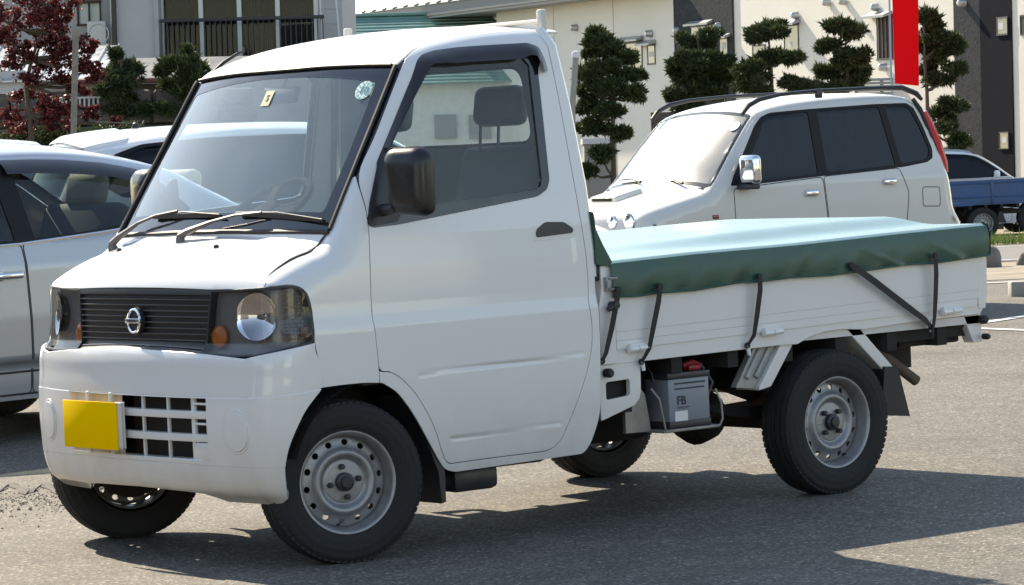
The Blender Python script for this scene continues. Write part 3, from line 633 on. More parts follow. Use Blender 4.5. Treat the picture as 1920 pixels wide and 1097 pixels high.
for s_ in (-1,1):
    q_=panel('windscreen_pillar',[(.30,1.10),(.335,1.075),(.50,1.22),(.52,1.28),(.60,1.395),(.72,1.575),(.775,1.64),(.70,1.655),(.66,1.61),(.50,1.37),(.40,1.225)],lambda a,b,s_=s_:T.side(a,b)*np.array([1,-s_,1]),TRIM,truck,.02,lift=-.005,thick=0)
# ---- wipers
def wiper(base,elbow,tip,bl0,bl1,nm='wiper_arm'):
    mb=MB(); b=np.array(base);e=np.array(elbow);t=np.array(tip)
    mb.tube([b+[0,0,-.03],b+[0,0,.0],b+[0,0,.014]],[.016,.016,.011],12)
    mb.tube([b+[0,0,.008],b+(e-b)*.25+[0,0,.010],e],[.014,.012,.006],6); mb.tube([e,(e+t)/2+[-.006,0,.006],t],[.006,.0045,.004],6)
    o=mb.build('wiper',mat('wiper_grey',(.13,.12,.12),.38,metal=.3),truck)
    q0=np.array(bl0);q1=np.array(bl1); mb=MB(); n=12; pts=[q0+(q1-q0)*i/n for i in range(n+1)]
    for i in range(n): 
        a_,c_=pts[i],pts[i+1]; mb.add([a_+[0,0,.0],c_+[0,0,0],c_+[-.006,0,.010+.006*math.sin(PI*(i+1)/n)],a_+[-.006,0,.010+.006*math.sin(PI*i/n)],a_+[.010,0,.006],c_+[.010,0,.006]],[(0,1,2,3),(3,2,5,4),(4,5,1,0)])
    mb.tube([q0+[-.006,0,.010],(q0+q1)/2+[-.010,0,.022],q1+[-.006,0,.010]],.003,6); mb.build('wiper_blade',BLK,o)
def gp(v,y,l=.0):
    P=T.front(v+V0,y); N=np.array([-.84,0,.54]); return P+N*l
wiper(gp(1.018,.600,.014),gp(1.078,.45,.026),gp(1.112,.20,.024),gp(1.098,.38,.010),gp(1.088,-.07,.010))
wiper(gp(.995,.090,.014),gp(1.062,-.05,.026),gp(1.102,-.30,.024),gp(1.095,-.16,.010),gp(1.088,-.600,.010))
# roof antenna near the far front corner
mb=MB(); c=T.front(1.775+V0,.555); mb.tube([c+[0,0,-.005],c+[.05,0,.030],c+[.115,0,.062],c+[.14,0,.068],c+[.142,0,.085]],[.006,.007,.006,.004,.003],6); mb.build('roof_antenna',BLK,truck)
# ---- wheels
TYP=[(.160,.050),(.160,-.056),(.166,-.066),(.176,-.0665),(.180,-.070),(.196,-.0725),(.214,-.0735),(.217,-.0742),(.221,-.0735),(.236,-.0710),(.240,-.0715),(.247,-.0690),(.256,-.0640),(.2615,-.0560),(.2640,-.045)]
TYT=[(.2650,-.040),(.2590,-.0385),(.2590,-.0335),(.2660,-.032),(.2670,-.012),(.2605,-.0105),(.2605,-.0055),(.2672,-.004),(.2672,.004),(.2605,.0055),(.2605,.0105),(.2670,.012),(.2660,.032),(.2590,.0335),(.2590,.0385),(.2650,.040)]
TPF=TYP+TYT+[(r,-h) for r,h in TYP[2:][::-1]]
def wheel_meshes(k=1.0):
    mb=MB(); mb.lathe(TPF,96)
    for i in range(72):           # shoulder blocks
        w=2*PI*i/72; 
        for s in (-1,1):
            Mx=Matrix.Rotation(-w,4,'Y')@Matrix.Translation((0,0,0)); a_=.0505 if s>0 else -.0655
            mb.box((.2535,a_,-.0085),(.2612,a_+.013,.0085),Mx)
    ty=mb.mesh('tyre',angle=40)
    mb=MB(); mb.lathe([(.158,.056),(.150,.050),(.146,.0),(.147,-.012),(.150,-.030),(.155,-.048),(.1565,-.058),(.160,-.0640),(.1645,-.0665),(.1675,-.0660),(.1680,-.0625),(.1665,-.0600)],72)
    pr=[(.149,-.012),(.146,-.016),(.141,-.0195),(.133,-.0215),(.122,-.0235),(.114,-.0275),(.106,-.0360),(.100,-.0415),(.094,-.0425),(.087,-.0400),(.078,-.0300),(.071,-.0255),(.066,-.0270),(.050,-.0285),(.030,-.0300),(.0,-.0300)][::-1]
    rr=[p[0] for p in pr]; hh=[p[1] for p in pr]
    def disc(a,b): r=np.hypot(a,b); return np.stack([a,np.interp(r,rr,hh),b],-1)
    holes=[]
    for k_ in range(14):
        w=2*PI*(k_+.3)/14; c=.1285; holes.append([(c*math.cos(w)+.0100*math.cos(q)*math.cos(w)-.0115*math.sin(q)*math.sin(w),c*math.sin(w)+.0100*math.cos(q)*math.sin(w)+.0115*math.sin(q)*math.cos(w)) for q in [2*PI*j/12 for j in range(12)]])
    d=panel('rim_disc',circle(0,0,.1430,n=72),disc,STEEL,None,.0055,holes=[circle(0,0,.1135,n=72)]+holes,out=(0,1,0),thick=.006,lip=.0006)
    dv=np.array([v.co for v in d.data.vertices]); df=[tuple(p.vertices) for p in d.data.polygons]; bpy.data.objects.remove(d); mb.add(dv,df)
    fine=crom([(p[0],p[1]) for p in pr],3); mb.lathe([(max(x,0.0005),y) for x,y in fine if x<.1136]+[(.1136,float(np.interp(.1136,rr,hh)))],72); mb.lathe([(.1429,float(np.interp(.1429,rr,hh))),(.146,-.016),(.149,-.012)],72)
    # dark drum behind the holes
    rim=mb.mesh('wheel',angle=40,recalc=False)
    mb=MB(); mb.lathe([(.0,-.060),(.017,-.0595),(.0195,-.057),(.0195,-.050),(.026,-.049),(.030,-.046),(.031,-.028)],28); cap=mb.mesh('hub_cap',angle=35)
    mb=MB(); mb.lathe([(.0,-.0480),(.0075,-.0475),(.0095,-.045),(.0100,-.026)],6); nut=mb.mesh('wheel_nut',angle=25)
    mb=MB(); mb.lathe([(.0,.012),(.105,.012),(.115,.02),(.118,.06),(.0,.06)],40); drum=mb.mesh('brake_drum')
    mb=MB(); mb.tube([(.0,0,0),(0,-.020,.004)],.004,6); vs=mb.mesh('valve')
    for me,m in ((ty,RUB),(rim,STEEL),(cap,BPL),(nut,BPL),(drum,DARK),(vs,BLK)): me.materials.append(m)
    return ty,rim,cap,nut,drum,vs
WM=wheel_meshes()
def add_wheel(parent,x,y,z,ang,spin=0,scale=1.0,small=False):
    o=link('wheel',WM[1],None,parent); o.location=(x,y,z); o.rotation_euler=(0,0,ang); o.scale=(scale,)*3; o.rotation_mode='XYZ'
    M=Matrix.Rotation(spin,4,'Y')
    t=link('tyre',WM[0],None,o)
    c=link('hub_cap',WM[2],None,o)
    for k in range(4):
        n=link('wheel_nut',WM[3],None,o); w=2*PI*k/4+spin+.15; n.location=(.050*math.cos(w),0,.050*math.sin(w))
    d=link('brake_drum',WM[4],None,o)
    q=link('valve',WM[5],None,o); q.location=(.1415,-.018,.0) ; q.location=(.141*math.cos(spin-1.75),-.018,.141*math.sin(spin-1.75))
    return o
XF=.369; XR=2.569; ZH=.2615
add_wheel(truck,XF+.002,-.640,ZH,R_(-14),spin=.0)
add_wheel(truck,XF,.640,ZH,R_(180-16),spin=.3)
add_wheel(truck,XR,-.645,ZH,0,spin=.65)
add_wheel(truck,XR,.645,ZH,PI,spin=.8)
# ---- wheel housings
def liner(x,y0,y1,r,a0,a1,zc):
    mb=MB(); n=22; v=[];f=[]
    for i in range(n+1):
        w=R_(a0+(a1-a0)*i/n); 
        for y in (y0,y1): v.append((x+r*math.cos(w),y,zc+r*math.sin(w)))
    for i in range(n): f.append((2*i,2*i+1,2*i+3,2*i+2))
    mb.add(v,f); v2=[(x,y1,zc)]+[(x+r*math.cos(R_(a0+(a1-a0)*i/n)),y1,zc+r*math.sin(R_(a0+(a1-a0)*i/n))) for i in range(n+1)]
    mb.add(v2,[(0,i,i+1) for i in range(1,n+1)]); return mb
for s in (-1,1):
    liner(.455,s*.715,s*.44,.318,8,163,.262).build('wheel_housing',DARK,truck)
mudp=[(.640,.430),(.665,.452),(.690,.452),(.722,.340),(.745,.262),(.742,.212),(.62,.205),(.700,.235),(.690,.300),(.655,.385)]
for s in (-1,1):
    mb=MB(); mb.prism([(.595,.520),(.62,.522),(.655,.478),(.715,.345),(.742,.262),(.742,.160),(.725,.155),(.717,.26),(.68,.35),(.63,.46)],s*.715,s*.55); mb.build('front_mudguard',BPL,truck)
# ---- chassis
mb=MB()
for s in (-1,1): mb.box((.55,s*.36-.03,.40),(3.30,s*.36+.03,.48))
for x in (.75,1.35,1.9,2.3,2.9,3.28): mb.box((x-.03,-.36,.41),(x+.03,.36,.47))
mb.build('chassis_frame',DARK,truck,smooth=False)
mb=MB(); mb.tube([(XR,-.56,ZH),(XR,.56,ZH)],.038,12); mb.lathe([(.0,-.10),(.09,-.07),(.115,0),(.09,.07),(0,.10)],18,Matrix.Translation((XR,.05,ZH))); mb.build('rear_axle',DARK,truck)
mb=MB(); mb.tube([(XF+.06,-.54,.235),(XF+.05,.54,.235)],.032,10); mb.tube([(XF+.2,-.50,.22),(XF+.1,-.3,.24)],.03,8); mb.rbox((.30,-.42,.215),(.56,.42,.35),.03); mb.build('front_suspension',DARK,truck)
for s in (-1,1):
    mb=MB(); 
    for k in range(4): mb.tube([(XR-.50+.05*k,s*.47,.355-.012*k),(XR,s*.47,.300-.014*k),(XR+.50-.05*k,s*.47,.365-.012*k)],.010,6)
    mb.build('leaf_spring',DARK,truck)
mb=MB(); mb.rbox((.82,-.60,.235),(1.30,-.40,.40),.03); mb.rbox((.76,-.30,.22),(1.5,.30,.55),.06,3); mb.rbox((1.45,-.30,.235),(2.05,.25,.50),.05,3); mb.build('engine_underside',DARK,truck)
mb=MB(); mb.rbox((.83,-.655,.175),(1.02,-.50,.26),.02); mb.build('skid_box',BPL,truck)
mb=MB(); mb.rbox((2.02,.22,.27),(2.34,.60,.50),.05,3); mb.build('fuel_tank',DARK,truck)
mb=MB(); mb.tube([(2.20,-.30,.30),(2.45,-.42,.33),(2.62,-.50,.50),(2.80,-.54,.53),(3.0,-.56,.455),(3.135,-.57,.365)],.021,12); mb.build('exhaust_pipe',RUST,truck)
mb=MB(); mb.lathe([(.0,.0),(.06,.0),(.07,.03),(.07,.40),(.06,.43),(0,.43)],18,Matrix.Translation((2.95,.05,.38))@Matrix.Rotation(R_(0),4,'Z')); mb.build('silencer',RUST,truck)
mb=MB(); mb.prism([(1.452,.565),(1.452,.372),(1.40,.28),(1.37,.265),(1.37,.565)],-.655,-.40,'y'); mb.build('cab_rear_corner_panel',DARK,truck)
# ---- cargo bed
bed=[]
def yb(z): return np.interp(z,[.55,.62,.72,.80,.94],[.700,.706,.712,.708,.703])
GZ=lambda x:np.interp(x,[1.45,3.38],[0,.030])     # the bed sits a little nose-down
def bedfn(a,b): 
    a=np.asarray(a,float); b=np.asarray(b,float); y=.7085-.05*np.clip(b-.775,0,1)
    return np.stack([a,-y,b+GZ(a)],-1)
gate=panel('side_gate',[(1.524,.605),(3.326,.612),(3.348,.642),(3.348,.898),(1.524,.893)],bedfn,WP,truck,.04,thick=.03,lip=.002,lift=-.004,out=(2.4,0,.7))
for z0,z1,x1 in ((.603,.6305,3.338),(.6335,.6620,3.350),(.6650,.895,3.350)):
    panel('gate_plank',[(1.522,z0),(x1,z0+.005),(3.350 if z0>.61 else x1+.006,z1+.004),(1.522,z1)],bedfn,WP,gate,.02,thick=.006,lip=.0008,out=(2.4,0,.7))
gR=dupchild(gate,truck,True)
# front corner post
mb=MB(); post=panel('bed_corner_post',[(1.452,.560),(1.515,.560),(1.515,.70),(1.515,.893),(1.470,.893),(1.470,.82),(1.452,.76)],bedfn,WP,truck,.02,thick=.05,lip=.005,lift=.003,out=(2.4,0,.7)); dupchild(post,truck,True)
mb=MB(); mb.rbox((1.474,-.722,.808),(1.520,-.712,.858),.002); mb.tube([(1.478,-.725,.820),(1.478,-.725,.846)],.005,6); mb.tube([(1.485,-.727,.852),(1.520,-.727,.852)],.004,6); mb.tube([(1.485,-.727,.814),(1.520,-.727,.814)],.004,6); mb.build('gate_latch',GALV,truck)
mb=MB(); mb.tube([(1.470,-.730,.747),(1.505,-.735,.762)],[.010,.013],10); mb.tube([(1.498,-.70,.760),(1.500,-.745,.760)],.014,10); mb.build('gate_catch',BPL,truck)
mb=MB(); mb.rbox((1.432,-.70,.845),(1.468,-.60,.925),.008); mb.build('cushion_block',BLK,truck)
# rear corner post and tail gate
rp=panel('rear_corner_post',[(3.354,.600),(3.385,.600),(3.395,.65),(3.400,.78),(3.385,.86),(3.368,.90),(3.354,.90)],bedfn,WP,truck,.02,thick=.04,lip=.006,out=(2.4,0,.7)); dupchild(rp,truck,True)
mb=MB(); mb.rbox((3.355,-.69,.63),(3.385,.69,.93),.006); mb.build('tail_gate',WP,truck)
# bed side rail with the raised wheel arch
ARCHO=[(2.225,.560),(2.30,.562),(2.36,.590),(2.40,.5985),(2.50,.6000),(2.66,.5950)]
def railfn(a,b): a=np.asarray(a,float); b=np.asarray(b,float); return np.stack([a,0*a-.699,b+GZ(a)],-1)
RL=[(1.435,.597),(3.385,.604),(3.385,.578),(2.98,.581),(2.76,.592),(2.64,.600),(2.44,.594),(2.36,.570),(2.26,.560),(1.435,.563)]
RL=[(1.435,.600),(3.385,.606),(3.360,.578),(2.96,.578),(2.735,.572),(2.62,.583),(2.52,.581),(2.45,.568),(2.39,.548),(2.30,.552),(1.435,.556)]
rail=panel('bed_rail',RL,railfn,WP,truck,.03,thick=.03,lip=.003,lift=.004,out=(2.4,0,.7)); dupchild(rail,truck,True)
mb=MB(); mb.box((1.43,-.69,.570),(3.37,.69,.600)); mb.build('bed_floor',WP2,truck,smooth=False)
mb=MB()
for x in np.arange(1.55,3.3,.27): mb.box((x-.025,-.68,.50),(x+.025,.68,.57))
mb.build('bed_cross_members',DARK,truck,smooth=False)
for x0,x1 in ((1.563,1.649),(2.206,2.298),(3.133,3.235)):
    z=.601+GZ(x0); xm=(x0+x1)/2; mb=MB(); mb.tube([(x0,-.722,z),(xm-.002,-.722,z+.001)],.012,10); mb.tube([(xm+.002,-.722,z+.001),(x1,-.722,z+.003)],.0115,10); mb.box((x0+.01,-.722,z),(x1-.01,-.70,z+.018)); mb.build('gate_hinge',WP,truck)
# lower side plate with the step hole
lp=panel('bed_side_plate',[(1.447,.553),(1.633,.555),(1.630,.450),(1.622,.425),(1.600,.406),(1.447,.366)],railfn,WP,truck,.03,holes=[rnd([(1.470,.497),(1.585,.499),(1.585,.437),(1.470,.430)],.014,3)],thick=.02,lip=.003,out=(2.4,0,.7)); dupchild(lp,truck,True)
mb=MB(); mb.box((1.45,-.66,.38),(1.62,-.64,.56)); mb.build('step_hole_backing',DARK,truck,smooth=False)
for (x,z,r_) in ((1.471,.528,.016),(3.362,.5845,.017),(3.372,.519,.012)):
    mb=MB(); mb.lathe([(.0,-.030),(r_*.7,-.029),(r_,-.022),(r_,.0)],18,Matrix.Translation((x,-.705,z))); mb.build('rubber_stop',BLK,truck)
# rear fender: flared white arch pieces
def fy(a,b): a=np.asarray(a,float); b=np.asarray(b,float); return np.stack([a,0*a-.690,b],-1)
panel('fender_stay',[(2.122,.425),(2.245,.412),(2.262,.418),(2.400,.575),(2.235,.578)][:0]+[(2.205,.410),(2.262,.420),(2.400,.590),(2.345,.590)],fy,WP,truck,.02,thick=.12,lip=.004,out=(2.4,0,.7))
mb=MB(); v=[(2.122,-.66,.428),(2.252,-.700,.412),(2.365,-.700,.585),(2.235,-.66,.585)]; 
fs=mb.prism([(2.110,.425),(2.235,.410),(2.345,.590),(2.225,.590)],-.668,-.640).build('fender_stay_plate',GALV,truck,smooth=False)
for dx in (.035,.080):
    mb=MB(); mb.tube([(2.125+dx,-.669,.455),(2.125+dx+.085,-.669,.570)],.012,8); mb.build('pressed_rib',GALV,fs)
panel('rear_arch_lip',[(2.655,.598),(2.715,.600),(2.895,.432),(2.845,.430)],fy,WP,truck,.02,thick=.16,lip=.004,out=(2.4,0,.7))
liner(2.565,-.690,-.42,.335,28,160,.285).build('wheel_housing',DARK,truck)
liner(2.565,.700,.42,.335,0,180,.285).build('wheel_housing',DARK,truck)
for s_ in (-1,1):
    mb=MB(); mb.prism([(2.835,.445),(2.905,.440),(2.960,.250),(2.840,.262),(2.82,.33)],s_*.70,s_*.52); mb.build('rear_mudflap',BLK,truck)
# rear light bracket
panel('rear_bracket',[(3.285,.600),(3.375,.606),(3.380,.500),(3.335,.500)],fy,WP,truck,.02,thick=.05,lip=.003,out=(2.4,0,.7))
mb=MB(); mb.box((2.92,-.66,.525),(3.33,-.60,.600)); mb.rbox((3.0,-.62,.50),(3.33,-.35,.53),.01); mb.tube([(3.12,-.64,.575),(3.32,-.66,.575)],.020,8); mb.build('tail_lamp_bracket',DARK,truck)
# guard bar behind the roof
mb=MB()
mb.rbox((1.360,-.575,1.66),(1.385,-.545,1.785),.006); mb.rbox((1.360,.545,1.66),(1.385,.575,1.785),.006); mb.tube([(1.378,-.55,1.745),(1.378,.55,1.745)],.008,8)
mb.build('cab_guard_frame',mat('cream_paint',(.62,.60,.54),.45,coat=.2,var=.08),truck)
for s_ in (-1,1):
    mb=MB(); mb.tube([(1.352,s_*.565,1.715),(1.372,s_*.592,1.655),(1.392,s_*.622,1.45),(1.415,s_*.655,1.18),(1.432,s_*.672,.95),(1.436,s_*.675,.86)],[.020,.026,.032,.034,.034,.030],12); mb.build('rear_corner_pillar',WP,truck)
# battery in its tray
mb=MB(); mb.rbox((1.786,-.668,.318),(1.980,-.545,.478),.005); bat=mb.build('battery',GREY,truck)
mb=MB(); mb.rbox((1.782,-.672,.478),(1.984,-.541,.500),.004); mb.build('battery_lid',BPL,bat); mb=MB(); mb.rbox((1.783,-.671,.304),(1.983,-.542,.330),.004); mb.build('battery_foot',BPL,bat)
mb=MB(); mb.rbox((1.905,-.65,.500),(1.965,-.60,.520),.008); mb.tube([(1.90,-.62,.515),(1.94,-.63,.528),(1.98,-.62,.512)],.012,8); mb.build('terminal_cap',REDM,bat)
MT=frame((1.845,-.669,.400),(1,0,0),(0,0,1))
text_mesh('battery_lettering','FB',.042,MT,mat('battery_ink',(.02,.025,.05),.5),bat,.0006,.0012)
mb=MB(); rr_=random.Random(3)
for row,(z,x0,x1,h) in enumerate(((.458,1.815,1.955,.006),(.440,1.815,1.955,.0055),(.376,1.825,1.885,.0025),(.372,1.825,1.870,.0015))):
    x=x0
    while x<x1: l=rr_.uniform(.003,.009); mb.box((x,-.6692,z),(x+l,-.6680,z+h)); x+=l+.0018
bpq=mb.build('battery_print',mat('battery_ink',(.02,.025,.05),.5),bat,smooth=False); bpq['kind']='stuff'
mb=MB(); mb.box((1.812,-.6695,.325),(1.872,-.6685,.364)); bat.children[-1]; lb_=mb.build('paper_label',mat('paper_white',(.75,.75,.73),.6),bat,smooth=False)
mb=MB(); mb.prism([(1.640,.440),(1.700,.470),(1.735,.430),(1.752,.335),(1.758,.297),(1.640,.300)],-.60,-.585); mb.rbox((1.752,-.675,.292),(2.02,-.53,.303),.003); mb.tube([(1.700,-.672,.455),(1.735,-.675,.415),(1.752,-.676,.335),(1.760,-.676,.298),(1.80,-.676,.297)],.004,6); mb.prism([(2.015,.300),(2.032,.320),(2.030,.380),(2.0,.43),(1.995,.30)],-.60,-.59); mb.tube([(1.985,-.672,.297),(2.018,-.676,.300),(2.032,-.676,.322),(2.028,-.676,.380),(2.005,-.672,.43)],.004,6)
mb.build('battery_tray',GALV,truck)
mb=MB(); mb.tube([(1.745,-.60,.53),(1.755,-.62,.50),(1.75,-.63,.47)],.004,6); mb.build('battery_cable',BPL,truck); mb=MB(); mb.tube([(2.0,-.60,.52),(2.03,-.63,.45),(1.99,-.62,.36)],.008,6); mb.build('battery_cable',BPL,truck)
# ================================================================== tarpaulin over the bed, with its rubber straps
tarp=thing('bed_cover','dark green tarpaulin stretched over the truck bed and held by black straps','tarpaulin')
def zt(x,y):
    base=np.interp(x,[1.40,1.51,1.9,2.4,2.95,3.37],[.905,.910,.921,.926,.940,.948])
    crest=.034*sstep(-.46,-.16,np.asarray(y,float))*sstep(1.5,2.7,np.asarray(x,float))
    rip=.001*np.sin(x*7+y*3)*np.cos(y*5)*np.clip(1-(abs(y)/.7)**4,0,1); return base+crest+rip
xs=np.linspace(1.445,3.400,110); ys=np.linspace(-.715,.715,64); Xg,Yg=np.meshgrid(xs,ys,indexing='ij'); ed=np.clip((np.abs(Yg)-.69)/.025,0,1); Zg=zt(Xg,Yg)-.008*ed**2
mb=MB(); mb.sheet(np.stack([Xg,Yg,Zg],-1)); tp=mb.build('cover_top',GREEN,tarp,angle=60)
def botz(x): return np.interp(x,[1.50,1.62,1.70,1.88,2.10,2.19,2.35,2.56,2.95,3.09,3.40],[.787,.782,.788,.786,.801,.797,.803,.799,.815,.812,.826])
for s in (-1,1):
    xs2=np.linspace(1.50,3.402,150); ts_=np.linspace(0,1,14); A,B=np.meshgrid(xs2,ts_,indexing='ij')
    z0=zt(A,np.full_like(A,s*.715))-.008; zb=botz(A); zz=z0+(zb-z0)*B
    yy=.716+.0012*np.sin(A*31+4*np.sin(A*2.1)+B*5)*B+.0008*np.sin(A*67+B*9)*B+.009*np.sin(B*PI*.9)+.0015*np.sin(A*19+B*3)*B+.0035*np.sin(A*43+2*B)*B**2+.004*B
    fold=.006*np.exp(-((A-3.0-.25*B)/.03)**2)+.005*np.exp(-((A-2.45+.1*B)/.025)**2)+.005*np.exp(-((A-2.62-.3*B)/.02)**2)
    mb=MB(); mb.sheet(np.stack([A,s*(yy+fold*B),zz],-1)); mb.build('cover_side_flap',GREEN,tarp,angle=60); hx=np.linspace(1.50,3.402,60); mb=MB(); mb.tube([(x_,s*.7255,botz(x_)+.002) for x_ in hx],.0045,6); mb.tube([(x_,s*.7245,botz(x_)+.022) for x_ in hx],.0016,5); mb.build('hem',GREEN,tarp)
ys3=np.linspace(-.722,.722,50); A,B=np.meshgrid(ys3,ts_,indexing='ij'); z0=zt(np.full_like(A,3.40),A); zz=z0+(.83-z0)*B; mb=MB(); mb.sheet(np.stack([3.401+.010*np.sin(B*2.6)+.004*np.sin(A*15)*B,A,zz],-1)); mb.build('cover_rear_flap',GREEN,tarp,angle=60)
# front flap folded up against the cab guard
mb=MB(); mb.add([(1.436,-.715,1.085),(1.445,-.715,1.02),(1.475,-.715,.965),(1.508,-.718,.908),(1.50,-.715,.893),(1.462,-.712,.898),(1.440,-.712,.905)]+[(1.436,.71,1.075),(1.445,.71,1.01),(1.475,.71,.965),(1.508,.71,.908),(1.50,.71,.893),(1.462,.71,.898),(1.440,.71,.905)],[(0,1,2,3,4,5,6),(13,12,11,10,9,8,7)]+[(i,i+7,(i+1)%7+7,(i+1)%7) for i in range(7)]); mb.build('cover_front_roll',GREEN,tarp,angle=30)
def strap(pts,w=.011,hook=None):
    mb=MB(); P=[np.array(p) for p in pts]
    for k in range(2):
        v=[];n=len(P)
        for i,p in enumerate(P):
            t=P[min(i+1,n-1)]-P[max(i-1,0)]; t=t/np.linalg.norm(t); sd=np.array([t[2],0,-t[0]]); off=sd*(.006 if k else -.006)*(math.sin(PI*min(1,.25+.75*i/(n-1))))
            for a_,d_ in ((-1,0),(1,0),(1,1),(-1,1)): v.append(p+off+sd*w*.55*a_+np.array([0,-.003*d_-.002*k,0]))
        f=[]
        for i in range(n-1):
            for j in range(4): f.append((i*4+j,i*4+(j+1)%4,(i+1)*4+(j+1)%4,(i+1)*4+j))
        f+=[(0,1,2,3),((n-1)*4+3,(n-1)*4+2,(n-1)*4+1,(n-1)*4)]; mb.add(v,f)
    e=P[-1]; mb.lathe([(.006,-.004),(.011,-.004),(.011,.004),(.006,.004)],10,Matrix.Translation(e)); s_=P[0]; mb.lathe([(.0,-.005),(.012,-.004),(.012,.004)],10,Matrix.Translation(s_))
    return mb.build('strap',STRAP,tarp,angle=40)
strap([(1.512,-.738,.812),(1.500,-.736,.76),(1.478,-.732,.68),(1.452,-.728,.60),(1.438,-.724,.572)])
strap([(1.704,-.738,.812),(1.695,-.736,.76),(1.672,-.732,.68),(1.650,-.728,.60),(1.625,-.715,.555)])
strap([(2.180,-.740,.818),(2.180,-.738,.77),(2.165,-.732,.68),(2.150,-.728,.61),(2.130,-.715,.575)])
strap([(2.640,-.742,.832),(2.76,-.738,.765),(2.90,-.734,.680),(3.03,-.728,.605),(3.075,-.715,.575)],.014)
strap([(3.084,-.742,.842),(3.088,-.738,.77),(3.085,-.732,.68),(3.080,-.728,.61),(3.078,-.715,.545)])
for (x,z) in ((1.630,.545),(2.135,.560),(3.077,.570)):
    mb=MB(); mb.tube([(x,-.700,z+.03),(x+.004,-.708,z+.005),(x+.007,-.712,z-.022)],[.010,.009,.006],8); mb.build('rope_hook',WP,truck)
# ================================================================== places: a ray through the view, the ground, upright frames
R0=np.array(_r); U0=np.array([0,0,1.]); FH=np.array([math.cos(YAW),math.sin(YAW),0.])
def ray(px,py): return FW+((px-960)*RT-(py-548.5)*UP)/FPX
def drop(D): return -.0185*max(D-27,0) if np.isscalar(D) else -.0185*np.maximum(D-27,0)
UB_=U0+.018*R0; UB_/=np.linalg.norm(UB_)
class Frame:
    """an upright frame standing at distance D; x runs to the right along the facade, y away from the viewer, z up"""
    def __init__(s,D,px,py=None,yaw=0,ground=True):
        d=ray(px,300 if py is None else py); P=CAM+d*(D/(d@FH))
        s.X=R0*math.cos(yaw)-FH*math.sin(yaw); s.X=s.X-UB_*(s.X@UB_); s.X/=np.linalg.norm(s.X); s.Z=UB_; s.Y=np.cross(s.Z,s.X)
        if py is None: P[2]=drop(D)
        s.O=P; s.M=Matrix(((s.X[0],s.Y[0],s.Z[0],P[0]),(s.X[1],s.Y[1],s.Z[1],P[1]),(s.X[2],s.Y[2],s.Z[2],P[2]),(0,0,0,1)))
    def at(s,px,py,y=0):
        d=ray(px,py); t=((s.O-CAM)@s.Y+y)/(d@s.Y); P=CAM+t*d-s.O; return float(P@s.X),float(P@s.Z)
    def quad(s,mb,px0,py0,px1,py1,y0,y1,ref=0):
        x0,z1=s.at(px0,py0,ref); x1,z0=s.at(px1,py1,ref); mb.box((min(x0,x1),y0,min(z0,z1)),(max(x0,x1),y1,max(z0,z1))); return mb
# ================================================================== ground
def gmat():
    m=bpy.data.materials.new('asphalt'); m.use_nodes=True; n=m.node_tree; L=n.links; p=n.nodes['Principled BSDF']; tc=n.nodes.new('ShaderNodeTexCoord')
    def noise(sc,det=4,rough=.6):
        z=n.nodes.new('ShaderNodeTexNoise'); z.inputs['Scale'].default_value=sc; z.inputs['Detail'].default_value=det; z.inputs['Roughness'].default_value=rough; L.new(tc.outputs['Object'],z.inputs[0]); return z
    def ramp(src,st):
        r=n.nodes.new('ShaderNodeValToRGB'); e=r.color_ramp.elements
        while len(e)<len(st): e.new(.5)
        for i,(p_,c) in enumerate(st): e[i].position=p_; e[i].color=(*c,1)
        L.new(src,r.inputs[0]); return r
    vo=n.nodes.new('ShaderNodeTexVoronoi'); vo.inputs['Scale'].default_value=110; L.new(tc.outputs['Object'],vo.inputs[0])
    sp=n.nodes.new('ShaderNodeSeparateColor'); L.new(vo.outputs['Color'],sp.inputs[0])
    st=ramp(sp.outputs[0],[(0,(.066,.060,.052)),(.35,(.104,.095,.081)),(.75,(.145,.132,.112)),(.93,(.21,.193,.165)),(1,(.36,.33,.29))])
    big=noise(.55,6); mid=noise(5,6,.7); fine=noise(260,2)
    r2=ramp(big.outputs['Fac'],[(.32,(.72,.71,.70)),(.46,(.95,.94,.93)),(.58,(1.04,1.03,1.01)),(.72,(1.28,1.26,1.21))])
    r3=ramp(mid.outputs['Fac'],[(.3,(.80,.80,.80)),(.7,(1.18,1.18,1.18))])
    def mul(a,b):
        x=n.nodes.new('ShaderNodeMix'); x.data_type='RGBA'; x.blend_type='MULTIPLY'; x.inputs[0].default_value=1; L.new(a,x.inputs[6]); L.new(b,x.inputs[7]); return x.outputs[2]
    c=mul(mul(st.outputs[0],r2.outputs[0]),r3.outputs[0]); L.new(c,p.inputs['Base Color']); p.inputs['Roughness'].default_value=.82; p.inputs['Specular IOR Level'].default_value=.35
    ad=n.nodes.new('ShaderNodeMath'); ad.operation='ADD'; L.new(vo.outputs['Distance'],ad.inputs[0]); L.new(fine.outputs['Fac'],ad.inputs[1])
    b=n.nodes.new('ShaderNodeBump'); b.inputs['Strength'].default_value=.55; b.inputs['Distance'].default_value=.004; L.new(ad.outputs[0],b.inputs['Height']); L.new(b.outputs[0],p.inputs['Normal']); return m
ASPH=gmat()
def sheet(name,m,x0,x1,d0,d1,lift,nx=12,nd=24,kind='structure',edge=None,fn=None):
    xs=np.linspace(x0,x1,nx); ds=np.linspace(d0,d1,nd); X,Dd=np.meshgrid(xs,ds,indexing='ij')
    if edge: 
        for j,s_ in ((0,1),(nd-1,-1)): Dd[:,j]+=np.array([edge*math.sin(7.1*k+j)+edge*.6*math.sin(17.3*k) for k in range(nx)])
    P=CAM[None,None]*np.array([1,1,0])+X[...,None]*np.array([R0[0],R0[1],0])+Dd[...,None]*FH; P[...,2]=drop(Dd)+lift
    if fn is not None: P[...,2]+=fn(X,Dd)
    mb=MB(); mb.sheet(P); o=mb.build(name,m); o['kind']=kind; return o
